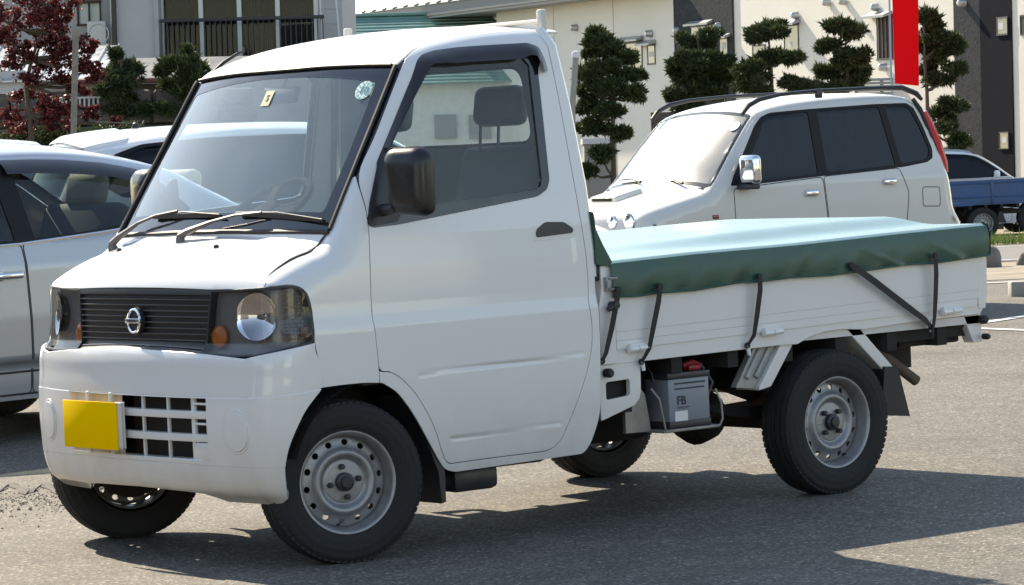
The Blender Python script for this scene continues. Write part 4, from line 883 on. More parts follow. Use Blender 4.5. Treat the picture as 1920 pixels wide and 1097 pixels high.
ds=np.array([-3000,-800,-200,-50,-5,10,20,26.9,27.1,30,40,60,90,150,300,700,900.]); X,Dd=np.meshgrid(np.array([-3000,-800,-250,-100,0,100,250,800,3000.]),ds,indexing='ij'); P=CAM*np.array([1,1,0])+X[...,None]*np.array([R0[0],R0[1],0])+Dd[...,None]*FH; P[...,2]=drop(Dd); mb=MB(); mb.sheet(P); g=mb.build('ground',ASPH); g['kind']='structure'
DIRT=mat('sandy_dirt',(.24,.20,.15),.95,var=.35,vscale=1.6,bump=.8,bscale=14)
CONC=mat('kerb_concrete',(.30,.30,.29),.85,var=.15,vscale=5,bump=.3,bscale=60)
LINE=mat('line_paint',(.55,.55,.53),.7,var=.22,vscale=25)
ROAD=mat('road_asphalt',(.15,.145,.135),.85,var=.12,vscale=3,bump=.3,bscale=120)
sheet('dirt_verge',DIRT,-60,60,28.6,35.6,.004,60,5,edge=.15)
sheet('road',ROAD,-60,60,36.2,46.2,.006)
sheet('dirt_yard',DIRT,-60,60,48.2,75,.004,40,6,edge=.5)
for a,b in ((27.70,27.85),(36.5,36.72),(45.3,45.5)): sheet('road_line',LINE,-60,60,a,b,.010,nx=30,nd=2)
def stripe(px0,py0,px1,py1,w):
    def g0(px,py): d=ray(px,py); t=-CAM[2]/d[2]; return CAM+d*t
    a=g0(px0,py0); b=g0(px1,py1); dr=(b-a)/np.linalg.norm(b-a); a=a-dr*.6; b=b+dr*4; sd=np.array([-dr[1],dr[0],0])*w/2; mb=MB(); mb.add([a-sd+[0,0,.005],b-sd+[0,0,.005],b+sd+[0,0,.005],a+sd+[0,0,.005]],[(0,1,2,3)]); o=mb.build('parking_line',LINE); o['kind']='structure'
stripe(1842,606,1920,594,.10); stripe(1842,617,1920,620,.10)
# kerb: separate concrete blocks
F0=Frame(25.2,1800)
kroot=thing('kerb','pale concrete kerb of butted blocks on the asphalt beyond the truck','kerb',mw=F0.M); 
for i in range(9):
    mb=MB(); x=.35+i*.61; mb.rbox((x,-.06+.0*i,0),(x+.60,.12,.125+.0),.015,2); o=mb.build('kerb_block',CONC,kroot)
# boulder
def rock(name,loc,sc,m,seed,label=None,cat=None,group=None):
    bm=bmesh.new(); bmesh.ops.create_icosphere(bm,subdivisions=3,radius=1); r=random.Random(seed); ph=[r.uniform(0,6) for _ in range(6)]
    for v in bm.verts:
        k=1+.16*math.sin(v.co.x*3+ph[0])*math.cos(v.co.y*2.6+ph[1])+.09*math.sin(v.co.z*5+ph[2]+v.co.x*4)+.05*math.sin(v.co.y*9+ph[3]); v.co=Vector((v.co.x*sc[0]*k,v.co.y*sc[1]*k,v.co.z*sc[2]*k))
    me=bpy.data.meshes.new(name); bm.to_mesh(me); bm.free(); me.shade_smooth(); o=link(name,me,m); o.location=loc; return tag(o,label,cat,group)
def gpt(px,D): d=ray(px,400); P=CAM+d*(D/(d@FH)); return Vector((P[0],P[1],drop(D)))
STONE=mat('boulder_stone',(.17,.15,.13),.9,var=.25,vscale=4,bump=.7,bscale=18)
rock('boulder',gpt(1847,33.6)+Vector((0,0,.04)),(.15,.15,.20),STONE,3,'rounded grey boulder standing in the dirt just beyond the covered truck bed','boulder')
rock('boulder',gpt(1922,33.9)+Vector((0,0,.02)),(.09,.10,.12),STONE,5,'small brown stone cut off by the right edge of the photo','boulder')
# far stones by the blue truck
for i,(px,D,s_) in enumerate(((1898,62,.20),(1912,64,.30),(1926,61,.26),(1905,70,.34))):
    rock('stone',gpt(px,D)+Vector((0,0,.05)),(s_,s_*.9,s_*.6),mat('pale_stone',(.34,.31,.27),.9,var=.3,vscale=3,bump=.6,bscale=9) if i%2==0 else STONE,i+8,['pale stone on the sand right of the blue truck wheel','dark broken stone right of the blue truck at the photo edge','pale block of stone beyond the right edge','large dark stone behind the others on the sand'][i],'stone')
# rubble edge at lower left
def rubble():
    r=random.Random(5); mb=MB(); vs=[(1,0,-.7),(-1,0,-.7),(0,1,.7),(0,-1,.7)]
    for i in range(800):
        t=r.random(); px=-60+260*t; py=938+r.gauss(0,11)+ (0 if r.random()<.8 else r.uniform(-10,45)); 
        d=ray(px,py); tt=-CAM[2]/d[2]; P=CAM+d*tt
        s_=r.choice([.002,.003,.004,.005,.006]) if r.random()<.985 else .011
        M=Matrix.Translation((P[0],P[1],s_*.3))@Matrix.Rotation(r.uniform(0,6),4,'Z')@Matrix.Rotation(r.uniform(0,3),4,'X')@Matrix.Diagonal((s_*r.uniform(.7,1.3),s_,s_*r.uniform(.5,1),1))
        mb.add([M@Vector(q) for q in [(1,0,-.6),(-.5,.87,-.6),(-.5,-.87,-.6),(.2,.1,.8),(-.6,.1,.5)]],[(0,2,1),(0,1,3),(1,4,3),(1,2,4),(2,0,3),(2,3,4)])
    o=mb.build('loose_gravel',mat('crushed_asphalt',(.30,.275,.23),.9,var=.5,vscale=60),smooth=False); o['kind']='stuff'
rubble()
# cracked, sunken strip in the asphalt at lower left
def crack():
    r=random.Random(2); mb=MB(); pts=[]
    for k in range(46):
        px=-80+6.6*k; py=918+6*math.sin(k*.7)+r.uniform(-3,3)-.02*k; d=ray(px,py); t=-CAM[2]/d[2]; P=CAM+d*t; pts.append((P,r.uniform(.03,.075)))
    v=[];f=[]
    for P,w_ in pts: 
        a=np.array([FH[0],FH[1],0])*w_; v+= [P-a+[0,0,.003],P-a*.3+[0,0,.008],P+a*.4+[0,0,.010],P+a*1.6+[0,0,.003]]
    for i in range(len(pts)-1):
        for j in range(3): f.append((i*4+j,i*4+j+1,(i+1)*4+j+1,(i+1)*4+j))
    mb.add(v,f); o=mb.build('asphalt_patch_edge',mat('patch_asphalt',(.10,.092,.08),.95,var=.6,vscale=30,bump=1.0,bscale=50)); o['kind']='structure'
crack()
# ================================================================== generic car
def liner2(x,y0,y1,r,zc,parent):
    n=18; v=[];f=[]
    for i in range(n+1):
        w=PI*i/n
        for y in (y0,y1): v.append((x+r*math.cos(w),y,zc+r*math.sin(w)))
    for i in range(n): f.append((2*i,2*i+1,2*i+3,2*i+2))
    b=len(v); v+=[(x,y1,zc)]+[(x+r*math.cos(PI*i/n),y1,zc+r*math.sin(PI*i/n)) for i in range(n+1)]; f+=[(b,b+i,b+i+1) for i in range(1,n+1)]
    mb=MB(); mb.add(v,f); return mb.build('wheel_housing',DARK,parent)
def archpts(x,r,zc,z0,n=16):
    a0=math.asin(max(-1,min(1,(z0-zc)/r))); return [(x+r*math.cos(a),zc+r*math.sin(a)) for a in np.linspace(PI-a0,a0,n)]
def carshell(root,sh,paint,wheels,wr,z0,vA,vB,hoodv,wsv,roofv,rgv,winpoly,blackpoly,panes,doors,gl,glb=None,step=.04,side_only=False,rearglassy=.55,wsy=.6,extra_holes=()):
    """body from one Shell: side skins with arches and window opening, hood, windscreen, roof, rear glass, tail"""
    def E(v): 
        ex,ez,nx,nz,R=[np.interp(v,sh.v,a) for a in (sh.EX,sh.EZ,sh.NX,sh.NZ,sh.RAD)]; return (ex+nx*.215*R,ez+nz*.215*R)
    top=[E(v) for v in np.linspace(vA,vB,90)]
    bot=[]; 
    xs=sorted(wheels,reverse=True)
    for x in xs: bot+=archpts(x,wr+.045,wr,z0)[::-1]
    poly=top+bot
    sk=panel('body_side',poly,sh.side,paint,root,step,holes=[blackpoly],thick=.008,lift=0,out=((sh.X.min()+sh.X.max())/2,0,.7))
    out=((sh.X.min()+sh.X.max())/2,0,.7)
    fr=panel('window_surround',shrink(blackpoly,-.003),sh.side,mat('pillar_black',(.010,.010,.011),.5,spec=.25),root,step,holes=panes,thick=.010,lift=-.004,out=out)
    for p in panes: panel('window_pane',shrink(p,-.004),sh.side,gl,fr,step*1.3,thick=0,lift=-.010,out=out)
    parts=[sk,fr]
    for d in doors:
        ring_=panel('door_seal',shrink(d,-.004),sh.side,BLK,root,step,holes=[shrink(d,.002)],thick=0,lift=.0012,out=out); parts.append(ring_)
    for p in parts: dupchild(p,root,True)
    def band(nm,v0,v1,m,yy=None,lift=0,st=step,th=.008,seg=10):
        def yl(v):
            px,pz,nx,nz,b,R=[np.interp(v,sh.v,a) for a in (sh.X,sh.Z,sh.NX,sh.NZ,sh.BOW,sh.RAD)]; return float(sh.HW(pz+nz*b,px+nx*b)-R+R*PI/4)
        vv=np.linspace(v0,v1,seg); L_=[(v,-(yl(v) if yy is None else yy)) for v in vv]; P_=L_+[(v,-y) for v,y in L_[::-1]]
        return P_,panel(nm,P_,sh.front,m,root,st,thick=th,lift=lift,out=out)
    band('hood',hoodv[0],hoodv[1],paint); band('front_panel',vA,hoodv[0]-.004,paint)
    # windscreen: painted frame with a glass opening
    def yl(v):
        px,pz,nx,nz,b,R=[np.interp(v,sh.v,a) for a in (sh.X,sh.Z,sh.NX,sh.NZ,sh.BOW,sh.RAD)]; return float(sh.HW(pz+nz*b,px+nx*b)-R+R*PI/4)
    def framed(nm,gnm,v0,v1,g0,g1,inset,glm,frm):
        vv=np.linspace(v0,v1,10); L_=[(v,-yl(v)) for v in vv]; P_=L_+[(v,-y) for v,y in L_[::-1]]
        H=rnd([(g0,-(yl(g0)-inset)),(g1,-(yl(g1)-inset)),(g1,yl(g1)-inset),(g0,yl(g0)-inset)],.05,3)
        o=panel(nm,P_,sh.front,frm,root,step,holes=[H],thick=.008,out=out)
        panel(gnm,shrink(H,-.005),sh.front,glm,o,step*1.2,thick=0,lift=-.004,out=out)
        panel('glass_border',shrink(H,-.003),sh.front,TRIM,o,step,holes=[shrink(H,.035)],thick=0,lift=-.002,out=out)
    framed('windscreen_frame','windscreen',hoodv[1]+.003,wsv[1]+.02,wsv[0],wsv[1],.035,glb or gl,paint)
    band('roof',wsv[1]+.022,roofv,paint)
    framed('rear_window_frame','rear_window',roofv+.002,rgv[1]+.02,rgv[0],rgv[1],.06,gl,paint)
    band('tail_panel',rgv[1]+.023,vB,paint)
    x0,x1=sh.X.min(),sh.X.max(); hw=float(sh.HW(.5,(x0+x1)/2))
    mb=MB(); mb.box((x0+.25,-hw+.05,z0),(x1-.25,hw-.05,z0+.07)); mb.build('underbody',DARK,root,smooth=False)
    for x in wheels:
        for s_ in (-1,1):
            liner2(x,s_*(hw-.012),s_*(hw-.32),wr+.043,wr,root)
    return sk
def hwf(zs,ys): return lambda z,x:np.interp(z,zs,ys)
# ---- silver saloon (left)
SILV=mat('silver_paint',(.45,.46,.485),.30,metal=.45,coat=.8,crough=.04)
TGL=glassmat('tinted_side_glass',(.50,.56,.54),.85,fk=1.2)
DGL2=glassmat('dark_privacy_glass',(.045,.05,.052),.8,fk=1.1)
CREAM=mat('cream_seat_fabric',(.42,.38,.28),.8)
sed=thing('parked_car','silver four-door saloon parked on the left, partly hidden behind the truck','car',(-.359,5.065,0),.1292)
S1=Shell([(.20,.20),(.05,.27),(.0,.42),(.02,.60),(.10,.70),(.35,.79),(.80,.88),(1.15,.94),(1.40,1.05),(1.72,1.25),(1.98,1.385),(2.30,1.455),(2.70,1.478),(3.05,1.470),(3.40,1.430),(3.72,1.360),(3.98,1.235),(4.20,1.125),(4.32,1.075),(4.50,1.045),(4.60,.98),(4.64,.82),(4.64,.55),(4.60,.36),(4.45,.22)],
    lambda v,x,z,c:np.full_like(v,.06),lambda v,x,z,c:np.interp(v,[0,.6,1.2,c[8],c[12],c[15],c[19],v[-1]],[.18,.16,.12,.09,.11,.11,.12,.16]),
    hwf([.15,.30,.385,.395,.60,.86,.98,1.38,1.5],[.825,.845,.852,.865,.872,.862,.835,.655,.60]))
c=S1.vc
TB=[(1.42,1.00),(1.95,1.305),(2.25,1.366),(2.594,1.374),(2.79,1.372),(2.99,1.364),(3.25,1.338),(3.44,1.300),(3.56,1.245),(3.66,1.15),(3.72,1.085),(3.55,1.040),(3.077,1.000),(2.56,.968),(2.0,.955),(1.55,.955)]
PN=[[(2.668,.984),(2.660,1.30),(2.64,1.352),(2.99,1.346),(3.25,1.318),(3.40,1.285),(3.52,1.215),(3.60,1.115),(3.585,1.070),(3.10,1.014)],[(1.52,.985),(2.02,1.285),(2.28,1.345),(2.50,1.350),(2.535,1.30),(2.548,.982)]]
carshell(sed,S1,SILV,(.92,3.62),.315,.21,c[1],c[-2],(c[3],c[8]-.10),(c[8]-.04,c[11]-.08),c[15]-.10,(c[15]-.05,c[18]-.06),None,rnd(TB,.02,2),[rnd(p,.02,2) for p in PN],
   [rnd([(2.590,.235),(2.583,.60),(2.572,.962),(1.56,.95),(1.36,.80),(1.33,.235)],.03,3),rnd([(2.600,.235),(2.593,.60),(2.582,.968),(3.56,1.035),(3.72,1.08),(3.66,.90),(3.42,.72),(3.25,.50),(3.18,.235)],.03,3)],TGL,WGL)
for s_ in (-1,1):
    q=lambda x,z,o=0:(S1.side(np.array([x]),np.array([z]))[0]*np.array([1,-s_,1])+np.array([0,s_*o,0]))
    mb=MB(); mb.tube([q(x,z,.004) for x,z in [(1.5,.952),(2.0,.950),(2.56,.962),(3.08,.994),(3.56,1.034),(3.73,1.08)]],.0075,6); mb.build('chrome_window_strip',CHR,sed)
    for x,z in ((2.46,.815),(3.52,.86)):
        mb=MB(); p=q(x,z,.0); mb.rbox((p[0]-.085,min(p[1],p[1]+s_*.03),p[2]-.016),(p[0]+.085,max(p[1],p[1]+s_*.03),p[2]+.016),.012,3); mb.rbox((p[0]-.085,min(p[1]-s_*.01,p[1]+s_*.012),p[2]-.026),(p[0]-.03,max(p[1]-s_*.01,p[1]+s_*.012),p[2]+.026),.010,3); mb.build('door_handle',CHR,sed)
    A,B=np.meshgrid(np.linspace(2.605,3.50,30),np.linspace(0,1,5),indexing='ij'); zt_=np.interp(A,[2.6,2.79,2.99,3.25,3.44,3.52],[1.380,1.378,1.370,1.344,1.306,1.27]); PP=S1.side(A,zt_-B*.075); PP[...,1]-=.006+.022*np.sin(B*1.3); PP[...,1]*=-s_
    mb=MB(); mb.sheet(PP); mb.build('rain_visor',MATS['smoked_visor_plastic'],sed)
    A,B=np.meshgrid(np.linspace(2.05,2.56,20),np.linspace(0,1,5),indexing='ij'); zt_=np.interp(A,[2.05,2.25,2.56],[1.33,1.370,1.380]); PP=S1.side(A,zt_-B*.075); PP[...,1]-=.006+.022*np.sin(B*1.3); PP[...,1]*=-s_
    mb=MB(); mb.sheet(PP); mb.build('rain_visor',MATS['smoked_visor_plastic'],sed)
    mb=MB(); 
    for zc in (.345,.236):
        pts=[q(x,zc,.001) for x in np.linspace(1.36,3.16,12)]; mb.tube(pts,.0055,6)
    mb.build('sill_moulding',BLK,sed)
for y in (-.38,.38):
    mb=MB(); mb.rbox((3.22,y-.33,.48),(3.72,y+.33,.66),.06,3); mb.rbox((-.07,-.33,0),(.07,.33,.60),.06,3,Matrix.Translation((3.80,y,.56))@Matrix.Rotation(R_(20),4,'Y')); mb.build('seat',INT,sed)
    mb=MB(); mb.rbox((-.05,-.15,-.09),(.05,.15,.09),.05,3,Matrix.Translation((3.99,y,1.20))@Matrix.Rotation(R_(12),4,'Y')); mb.build('headrest',CREAM,sed)
    mb=MB(); mb.rbox((1.85,y-.27,.46),(2.40,y+.27,.62),.06,3); mb.rbox((-.06,-.26,0),(.06,.26,.62),.07,3,Matrix.Translation((2.42,y,.52))@Matrix.Rotation(R_(18),4,'Y')); mb.build('seat',INT,sed)
    mb=MB(); mb.rbox((-.045,-.14,-.09),(.045,.14,.09),.045,3,Matrix.Translation((2.64,y,1.20))@Matrix.Rotation(R_(14),4,'Y')); mb.build('headrest',INT,sed)
mb=MB(); mb.box((3.98,-.68,.98),(4.35,.68,1.0)); mb.box((1.3,-.72,.28),(4.2,.72,.34)); mb.prism([(1.25,.6),(1.30,.93),(1.62,.96),(1.72,.80),(1.65,.6)],-.70,.70); mb.build('interior_trim',INT,sed)
for x in (.92,3.62):
    for s_ in (-1,1): add_wheel(sed,x,s_*.745,.315,0 if s_<0 else PI,.4*x,1.18)
for s_ in (-1,1):
    mb=MB(); mb.rbox((4.50,s_*.80-.05,.72),(4.62,s_*.80+.03,.92),.02,2); mb.build('tail_lamp',mat('red_lamp',(.45,.02,.02),.2,coat=.8),sed)
    mb=MB(); mb.rbox((.05,s_*.62-.12,.62),(.30,s_*.62+.12,.76),.03,2); mb.build('headlight',CLEAR if False else REFL,sed)
# ---- small white estate with roof rails (behind the bed)
CW=mat('ivory_white_paint',(.66,.64,.60),.27,coat=.7,dirt=((.38,.33,.26),.25,.35,.35))
suv=thing('parked_car','small cream-white high-roof car with black roof rails parked beyond the truck bed','car',(9.706,8.842,0),-.121)
S2=Shell([(-.10,.22),(-.17,.32),(-.20,.48),(-.20,.62),(-.195,.74),(-.175,.82),(-.09,.880),(.10,.930),(.30,.975),(.44,1.010),(.52,1.080),(.66,1.235),(.80,1.385),(.90,1.485),(.98,1.545),(1.12,1.590),(1.40,1.622),(1.80,1.640),(2.20,1.640),(2.42,1.622),(2.54,1.560),(2.625,1.403),(2.72,1.171),(2.775,.94),(2.80,.75),(2.84,.68),(2.87,.60),(2.87,.42),(2.80,.26)],
    lambda v,x,z,c:np.interp(v,[0,c[9],c[13],c[19],v[-1]],[.05,.06,.05,.03,.03]),lambda v,x,z,c:np.interp(v,[0,.5,c[9],c[12],c[15],c[20],v[-1]],[.12,.12,.09,.07,.07,.07,.10]),
    hwf([.15,.30,.62,.80,.98,1.05,1.50,1.64],[.70,.72,.738,.738,.730,.712,.625,.58]))
c=S2.vc
BA=[(.655,.985),(.70,1.06),(.957,1.414),(1.03,1.480),(1.12,1.510),(1.496,1.524),(2.10,1.541),(2.42,1.541),(2.475,1.50),(2.536,1.36),(2.590,1.18),(2.580,1.115),(2.522,1.085),(2.288,1.058),(1.601,1.026),(.916,.990)]
PV=[[(.90,1.012),(.885,1.10),(.90,1.22),(1.05,1.440),(1.10,1.490),(1.47,1.505),(1.475,1.040)],[(1.560,1.045),(1.555,1.505),(2.14,1.520),(2.215,1.078)],[(2.270,1.082),(2.200,1.520),(2.40,1.518),(2.445,1.480),(2.505,1.35),(2.560,1.19),(2.545,1.125),(2.49,1.105)]]
carshell(suv,S2,CW,(.32,2.50),.285,.22,c[1],c[-2],(c[5],c[9]-.02),(c[9]+.03,c[14]-.01),c[19]+.04,(c[20]+.02,c[22]),None,rnd(BA,.015,2),[rnd(p,.025,3) for p in PV],
   [rnd([(.688,.235),(.682,.965),(1.500,1.015),(1.525,.70),(1.535,.235)],.03,3),rnd([(1.512,1.018),(1.537,.70),(1.547,.235),(2.10,.235),(2.20,.50),(2.274,.66),(2.304,.869),(2.236,1.052)],.03,3),rnd([(2.441,.900),(2.605,.893),(2.599,.750),(2.434,.757)],.02,3)],DGL2,glassmat('glare_windscreen_glass',(.55,.62,.62),.95,dust_glare=.20,dust_glare_col=(.78,.82,.82),rough=.17))  # pale diffuse film paints the sun glare onto this windscreen
for s_ in (-1,1):
    f_=(lambda P,s_=s_:(P[0],-s_*P[1],P[2]))
    mb=MB(); pts=[(.895,-.575,1.50),(.96,-.578,1.565),(1.06,-.576,1.606),(1.25,-.573,1.636),(1.60,-.568,1.656),(2.20,-.560,1.662),(2.42,-.560,1.656),(2.55,-.565,1.61),(2.60,-.57,1.56)]
    rs=[.016,.019,.018,.015,.014,.014,.022,.022,.014]; mb.tube([f_(p) for p in pts],rs,8); 
    for x in (1.615,): mb.rbox((x-.03,min(f_((0,-.585,0))[1],f_((0,-.555,0))[1]),1.60),(x+.03,max(f_((0,-.585,0))[1],f_((0,-.555,0))[1]),1.67),.01)
    mb.build('roof_rail',BPL,suv)
    for x,z in ((1.382,.902),(2.122,.955)):
        p=f_(S2.side(np.array([x]),np.array([z]))[0]); mb=MB(); mb.rbox((x-.058,p[1]-.03,z-.022),(x+.058,p[1]+.03,z+.022),.014,3); mb.build('door_handle',CHR,suv)
    p=f_(S2.side(np.array([.505]),np.array([.768]))[0]); mb=MB(); mb.rbox((.478,p[1]-.008,.752),(.532,p[1]+.008,.784),.006,2); mb.build('side_marker',mat('marker_red',(.22,.03,.02),.3,coat=.5),suv)
    mb=MB(); pts=[(2.555,-.665,1.47),(2.60,-.675,1.36),(2.655,-.685,1.22),(2.70,-.690,1.08),(2.72,-.692,1.0)]; mb.tube([f_((x+.012,y+.03,z)) for x,y,z in pts],[.02,.03,.034,.032,.02],8); mb.build('tail_lamp',mat('red_tail_lamp',(.62,.02,.035),.2,coat=.9),suv)
    mb=MB(); pts=[(2.50,-.60,1.57),(2.545,-.632,1.49),(2.59,-.652,1.37),(2.65,-.668,1.21),(2.70,-.680,1.0)]; mb.tube([f_((x-.005,y+.012,z)) for x,y,z in pts],.018,6); mb.build('tailgate_seal',BLK,suv)
    for (y,r_) in ((.40,.055),(.57,.072)):
        vv=float(np.interp(.765,S2.Z[:150],S2.v[:150])); P=S2.front(vv,s_*y); mb=MB(); Mx=Matrix.Translation(P)@Matrix.Rotation(R_(-90),4,'Y'); mb.lathe([(.0,.008),(r_*.7,.007),(r_*.95,.003),(r_,-.01)],22,Mx,axis='Z'); mb.build('headlight',REFL,suv)
    if s_>0: continue
    p=f_((.76,-.84,1.10)); mb=MB(); mb.rbox((-.045,-.085,-.105),(.045,.085,.105),.035,3,Matrix.Translation(p)@Matrix.Rotation(R_(14*-s_ if s_<0 else 14),4,'Z')); mb.build('door_mirror',CHR,suv)
    p2=f_((.77,-.74,.985)); mb=MB(); mb.rbox((p2[0]-.06,min(p2[1],p[1])-.02,.955),(p2[0]+.06,max(p2[1],p[1])+.02,.995),.012,2); mb.build('mirror_foot',BPL,suv)
Mq=Matrix.Translation((.02,0,.912))@Matrix.Rotation(R_(-13),4,'Y'); mb=MB(); mb.rbox((0,-.17,-.03),(.26,.17,.030),.02,3,Mq); mb.build('bonnet_scoop',CW,suv)
mb=MB(); mb.rbox((-.004,-.13,.0),(.01,.13,.022),.004,2,Mq); mb.build('scoop_opening',DARK,suv)
vb=float(c[9]+.02)
for y0,y1,y2 in ((-.42,.02,-.02),(.10,.50,.48)):
    mb=MB(); a=S2.front(vb,y0)+np.array([-.02,0,.02]); b=S2.front(vb+.05,(y0+y1)/2)+np.array([-.01,0,.02]); c2=S2.front(vb+.06,y1)+np.array([-.01,0,.02]); mb.tube([a,b,c2],[.012,.008,.005],6); mb.build('wiper',BLK,suv)
mb=MB(); mb.rbox((1.20,-.50,.45),(1.70,.50,.60),.05,2); mb.rbox((1.62,-.52,.55),(1.75,-.08,1.22),.06,3); mb.rbox((1.62,.08,.55),(1.75,.52,1.22),.06,3); mb.rbox((2.3,-.5,.5),(2.42,.5,1.15),.06,3); mb.prism([(.44,.75),(.48,.985),(.78,.99),(.86,.9),(.8,.75)],-.62,.62); mb.build('interior_trim',INT,suv)
for x in (.32,2.50):
    for s_ in (-1,1): add_wheel(suv,x,s_*.645,.285,0 if s_<0 else PI,x,1.08)
stk=panel('windscreen_sticker',circle(c[13]-.06,-.50,.045),S2.front,mat('sticker_18r',(.5,.7,.7),.5),suv,.03,thick=0,lift=.004,out=(1,0,.7))
# ---- white and silver hatchbacks far left
WC=mat('white_car_paint',(.72,.73,.75),.25,coat=.8)
def hatch(label,paint,loc,rot):
    r=thing('parked_car',label,'car',loc,rot)
    S=Shell([(.15,.22),(.03,.30),(.0,.45),(.02,.62),(.10,.74),(.45,.86),(.85,.96),(1.05,1.03),(1.35,1.26),(1.62,1.44),(1.85,1.535),(2.25,1.580),(2.75,1.592),(3.25,1.585),(3.62,1.562),(3.86,1.530),(3.90,1.49),(3.98,1.38),(4.08,1.20),(4.16,1.02),(4.20,.82),(4.22,.55),(4.18,.36),(4.05,.24)],
       lambda v,x,z,c:np.interp(v,[0,c[8],c[12],c[15],v[-1]],[.07,.07,.04,.09,.06]),lambda v,x,z,c:np.interp(v,[0,1.2,c[8],c[12],c[15],v[-1]],[.16,.12,.09,.12,.10,.14]),
       hwf([.15,.35,.62,.90,1.02,1.45,1.6],[.80,.83,.845,.84,.815,.68,.60]))
    c=S.vc
    bp_=[(1.20,1.05),(1.72,1.415),(1.95,1.47),(2.40,1.497),(3.0,1.497),(3.45,1.475),(3.66,1.40),(3.74,1.20),(3.62,1.12),(2.4,1.02)]
    pn=[[(1.36,1.065),(1.80,1.40),(2.0,1.450),(2.36,1.472),(2.38,1.04)],[(2.46,1.045),(2.44,1.475),(3.02,1.475),(3.12,1.09)],[(3.20,1.10),(3.12,1.470),(3.42,1.452),(3.62,1.38),(3.68,1.21),(3.58,1.14)]]
    carshell(r,S,paint,(.80,3.40),.30,.22,c[1],c[-2],(c[3],c[7]-.05),(c[7]+.02,c[10]-.04),c[15]+.02,(c[15]+.07,c[18]+.05),None,rnd(bp_,.03,2),[rnd(p,.03,2) for p in pn],
       [rnd([(1.22,.25),(1.20,1.0),(2.40,1.01),(2.42,.25)],.03,3),rnd([(2.43,.25),(2.41,1.01),(3.16,1.08),(3.10,.70),(2.95,.45),(2.90,.25)],.03,3)],DGL2 if paint is WC else TGL,WGL,step=.06)
    panel('roof_spoiler',rnd([(c[14]-.10,-.56),(c[15]+.035,-.60),(c[15]+.05,0),(c[15]+.035,.60),(c[14]-.10,.56)],.05,3),S.front,paint,r,.05,thick=.03,lift=.016,lip=.012,out=(2,0,.7))
    for x in (.80,3.40):
        for s_ in (-1,1): add_wheel(r,x,s_*.73,.30,0 if s_<0 else PI,x,1.14)
    for s_ in (-1,1):
        mb=MB(); mb.rbox((3.98,s_*.74-.06,.85),(4.14,s_*.74+.05,1.12),.03,2); mb.build('tail_lamp',MATS['red_lamp'],r)
        mb=MB(); mb.rbox((1.42,s_*.90-.07,1.02),(1.52,s_*.90+.07,1.16),.035,3); mb.build('door_mirror',paint,r)
    mb=MB(); mb.lathe([(.030,.0),(.022,.03),(.0,.045)],12,Matrix.Translation((3.35,.0,1.58)),axis='Z'); mb.tube([(3.35,0,1.61),(3.62,0,1.635)],.004,6); mb.build('roof_antenna',BLK,r)
    mb=MB(); mb.rbox((3.0,-.6,.6),(3.15,.6,1.12),.05,2); mb.rbox((2.1,-.6,.5),(2.25,-.08,1.15),.05,2); mb.rbox((2.1,.08,.5),(2.25,.6,1.15),.05,2); mb.build('seat',INT,r)
    return r
def place(px,D,lx,ly,rot):   # origin so that local point (lx,ly) stands at view column px, distance D
    d=ray(px,400); P=CAM+d*(D/(d@FH)); c_,s_=math.cos(rot),math.sin(rot); return (P[0]-(c_*lx-s_*ly),P[1]-(s_*lx+c_*ly),drop(D))
ra=R_(159)
hatch('white hatchback with a roof spoiler, only its roof and rear showing behind the silver saloon',WC,place(128,21.2,3.95,.60,ra),ra)
ra2=R_(166)
hatch('silver-blue car at the far left edge, only its roof showing behind the saloon',mat('pale_blue_silver_paint',(.42,.46,.52),.3,metal=.4,coat=.8),place(76,24.5,3.86,-.55,R_(-32)),R_(-32))
# ---- blue truck far right, white car behind it
BLUE=mat('blue_truck_paint',(.007,.068,.20),.45,coat=.2,var=.15,vscale=2)
rb_=R_(-39.1+3); bt=thing('blue_truck','blue light truck with dropside bed parked beyond the road at the right edge','truck',place(1843,54,2.569,-.70,rb_),rb_)
def reuse(o,par,m):
    c_=o.copy(); COL.objects.link(c_); c_.parent=par
    for sl_ in c_.material_slots: sl_.link='OBJECT'; sl_.material=m
    return c_
for ch in list(truck.children):
    nm=ch.name.split('.')[0]
    if nm in ('door','front_fender','cab_side','roof','hood','bumper','cab_rear_wall','rear_corner_post','bed_corner_post','bed_rail'):
        c_=reuse(ch,bt,BLUE)
        for g_ in ch.children:
            if g_.name.split('.')[0] in ('window_frame','window_glass','bumper_face','bumper_lip','rear_window_glass'):
                k_=g_.copy(); COL.objects.link(k_); k_.parent=c_
                if g_.name.startswith('bumper'):
                    for sl_ in k_.material_slots: sl_.link='OBJECT'; sl_.material=BLUE
    if nm in ('windscreen','chassis_frame','rear_axle','wheel','wheel_housing','rear_mudflap','bed_cross_members'):
        def deep(o,par):
            k_=o.copy(); COL.objects.link(k_); k_.parent=par
            for q_ in o.children: deep(q_,k_)
        deep(ch,bt)
for s_ in (-1,1):
    mb=MB(); mb.box((1.50,s_*.70-.012,.62),(3.37,s_*.70+.012,.985)); sg=mb.build('side_gate',BLUE,bt,smooth=False)
    for x in (1.56,2.74,3.33):
        mb=MB(); mb.rbox((x-.022,s_*.718-.010,.60),(x+.022,s_*.718+.010,.990),.004); mb.build('gate_post',BLUE,sg)
    for z in (.70,.93):
        mb=MB(); mb.tube([(1.52,s_*.715,z),(3.35,s_*.715,z)],.012,6); mb.build('gate_rib',BLUE,sg)
    mb=MB(); mb.rbox((1.50,s_*.70-.016,.985),(3.37,s_*.70+.016,1.003),.003); mb.build('gate_top_edge',mat('worn_gate_edge',(.45,.47,.50),.5),sg)
